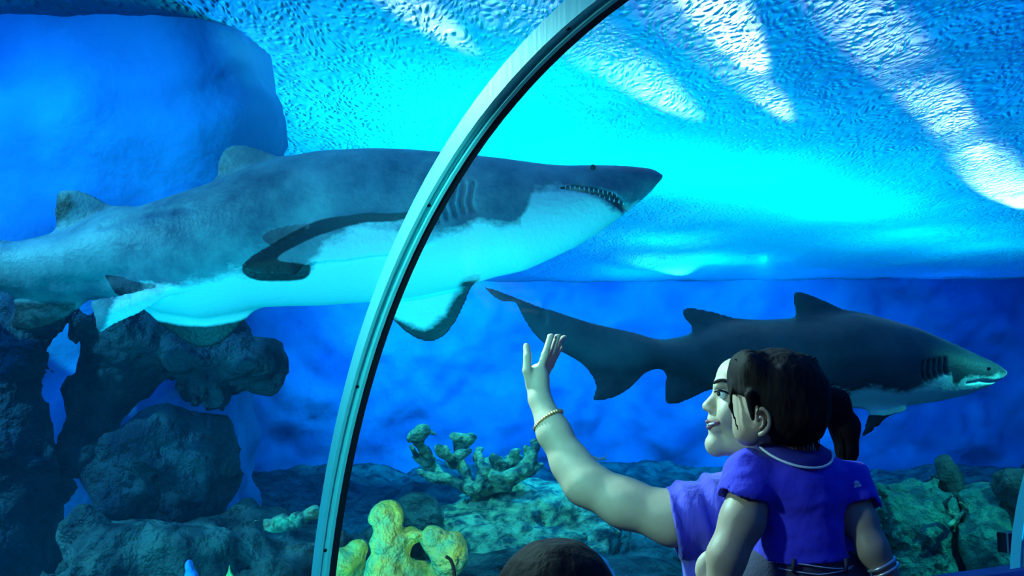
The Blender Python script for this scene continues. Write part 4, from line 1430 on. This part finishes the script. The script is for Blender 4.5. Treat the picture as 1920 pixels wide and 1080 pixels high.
v, f = merge([tube([around(1046 + 5 * math.sin(3 * t) , t, .1005) for t in np.linspace(-1.15, .9, 22)], .0013, 6),
              tube([around(1060 - 10 * abs(t), t, .101) for t in np.linspace(-1.0, 1.0, 22)], .0012, 6)])
child_obj('stitching', v, f, M['stitch'], jeans)
for t in (-.45, .55):
    v, f = merge([tube([around(1033, t, .1015), around(1045, t, .104), around(1058, t, .1015)], .004, 6)])
    child_obj('belt_loop', v, f, M['denim'], jeans)
# wrist band
wc = c_(1655, 1063, -.057)
wa = c_(1668, 1085, -.06) - c_(1636, 1030, -.05)
wa /= np.linalg.norm(wa)
e1_ = np.cross(wa, [0, 1, 0]); e1_ /= np.linalg.norm(e1_)
e2_ = np.cross(wa, e1_)
parts = []
for o_ in (-.006, .006):
    parts.append(tube([wc + wa * o_ + .0275 * (math.cos(t) * e1_ + math.sin(t) * e2_) for t in np.linspace(0, 2 * math.pi, 25)], .0032, 8, False))
v, f = merge(parts)
child_obj('wrist_band', v, f, M['band'], kid)

# dark haired head at the bottom ------------------------------------
HD = 1.55
def h_(px, py, d=0.0): return at(px, py, HD + d)
hz = h_(1040, 1120)
fd = Field([hz[0] - .26, hz[1] - .2, .3], [hz[0] + .26, hz[1] + .2, h_(0, 1020)[2]], .008)
fd.ell(h_(1040, 1122), (.078, .088, .088), .02)
fd.ell(h_(1040, 1170, .03), (.05, .06, .06), .02)
fd.cap(h_(1040, 1170), h_(1040, 1290), .042, .045, .03)
fd.cap(h_(940, 1310), h_(1140, 1310), .045, .045, .03)
fd.cap((hz[0], hz[1], .95), (hz[0], hz[1], .62), .10, .11, .04)
for sd_ in (-1, 1):
    fd.chain([(hz[0] + sd_ * .13, hz[1], .98), (hz[0] + sd_ * .16, hz[1], .75), (hz[0] + sd_ * .15, hz[1] + .08, .56)], [.036, .03, .024], .02)
    fd.cap((hz[0] + sd_ * .055, hz[1], .62), (hz[0] + sd_ * .07, hz[1], .32), .06, .045, .02)
P, Fc = fmesh(fd)
boy = person('person', P, Fc, M['skin_child'], 'short dark haired visitor whose head shows at the bottom of the picture')
hf = Field([hz[0] - .13, hz[1] - .14, h_(0, 1200)[2]], [hz[0] + .13, hz[1] + .14, h_(0, 1015)[2]], .005)
hf.ell(h_(1042, 1130, -.005), (.096, .106, .100), .02)
hf.noise(.006, 35, 3, (1, 1, .5))
P, Fc = fmesh(hf, 0)
child_obj('hair', P, Fc, M['hair'], boy)
st = []
for i in range(60):
    x = random.uniform(945, 1135)
    yy = 1034 + 34 * abs((x - 1042) / 95) ** 2.2
    st.append([h_(x, yy + 10), h_(x + random.uniform(-7, 7), yy - random.uniform(-2, 4)), h_(x + random.uniform(-16, 16), yy + random.uniform(0, 8))])
v, f = hair_strands(st, .0008)
child_obj('loose_strands', v, f, M['hair'], boy)
tf = Field([hz[0] - .26, hz[1] - .2, .5], [hz[0] + .26, hz[1] + .2, 1.2], .01)
tf.cap((hz[0] - .11, hz[1], h_(0, 1312)[2]), (hz[0] + .11, hz[1], h_(0, 1312)[2]), .056, .056, .03)
tf.cap((hz[0], hz[1], .95), (hz[0], hz[1], .62), .118, .125, .04)
for sd_ in (-1, 1):
    tf.cap((hz[0] + sd_ * .13, hz[1], .99), (hz[0] + sd_ * .155, hz[1], .84), .048, .046, .02)
P, Fc = fmesh(tf)
child_obj('shirt', P, Fc, M['collar'], boy)
tf = Field([hz[0] - .26, hz[1] - .2, .03], [hz[0] + .26, hz[1] + .2, .7], .01)
for sd_ in (-1, 1):
    tf.chain([(hz[0] + sd_ * .055, hz[1], .60), (hz[0] + sd_ * .07, hz[1], .32), (hz[0] + sd_ * .075, hz[1], .08)], [.075, .055, .045], .02)
P, Fc = fmesh(tf)
child_obj('trousers', P, Fc, M['denim'], boy)
for sd_ in (-1, 1):
    tf = Field([hz[0] - .2, hz[1] - .15, -.005], [hz[0] + .2, hz[1] + .22, .12], .008)
    tf.cap((hz[0] + sd_ * .075, hz[1], .038), (hz[0] + sd_ * .08, hz[1] + .1, .03), .036, .028, .02)
    P, Fc = fmesh(tf)
    child_obj('shoe', P, Fc, M['ribdark'], boy)
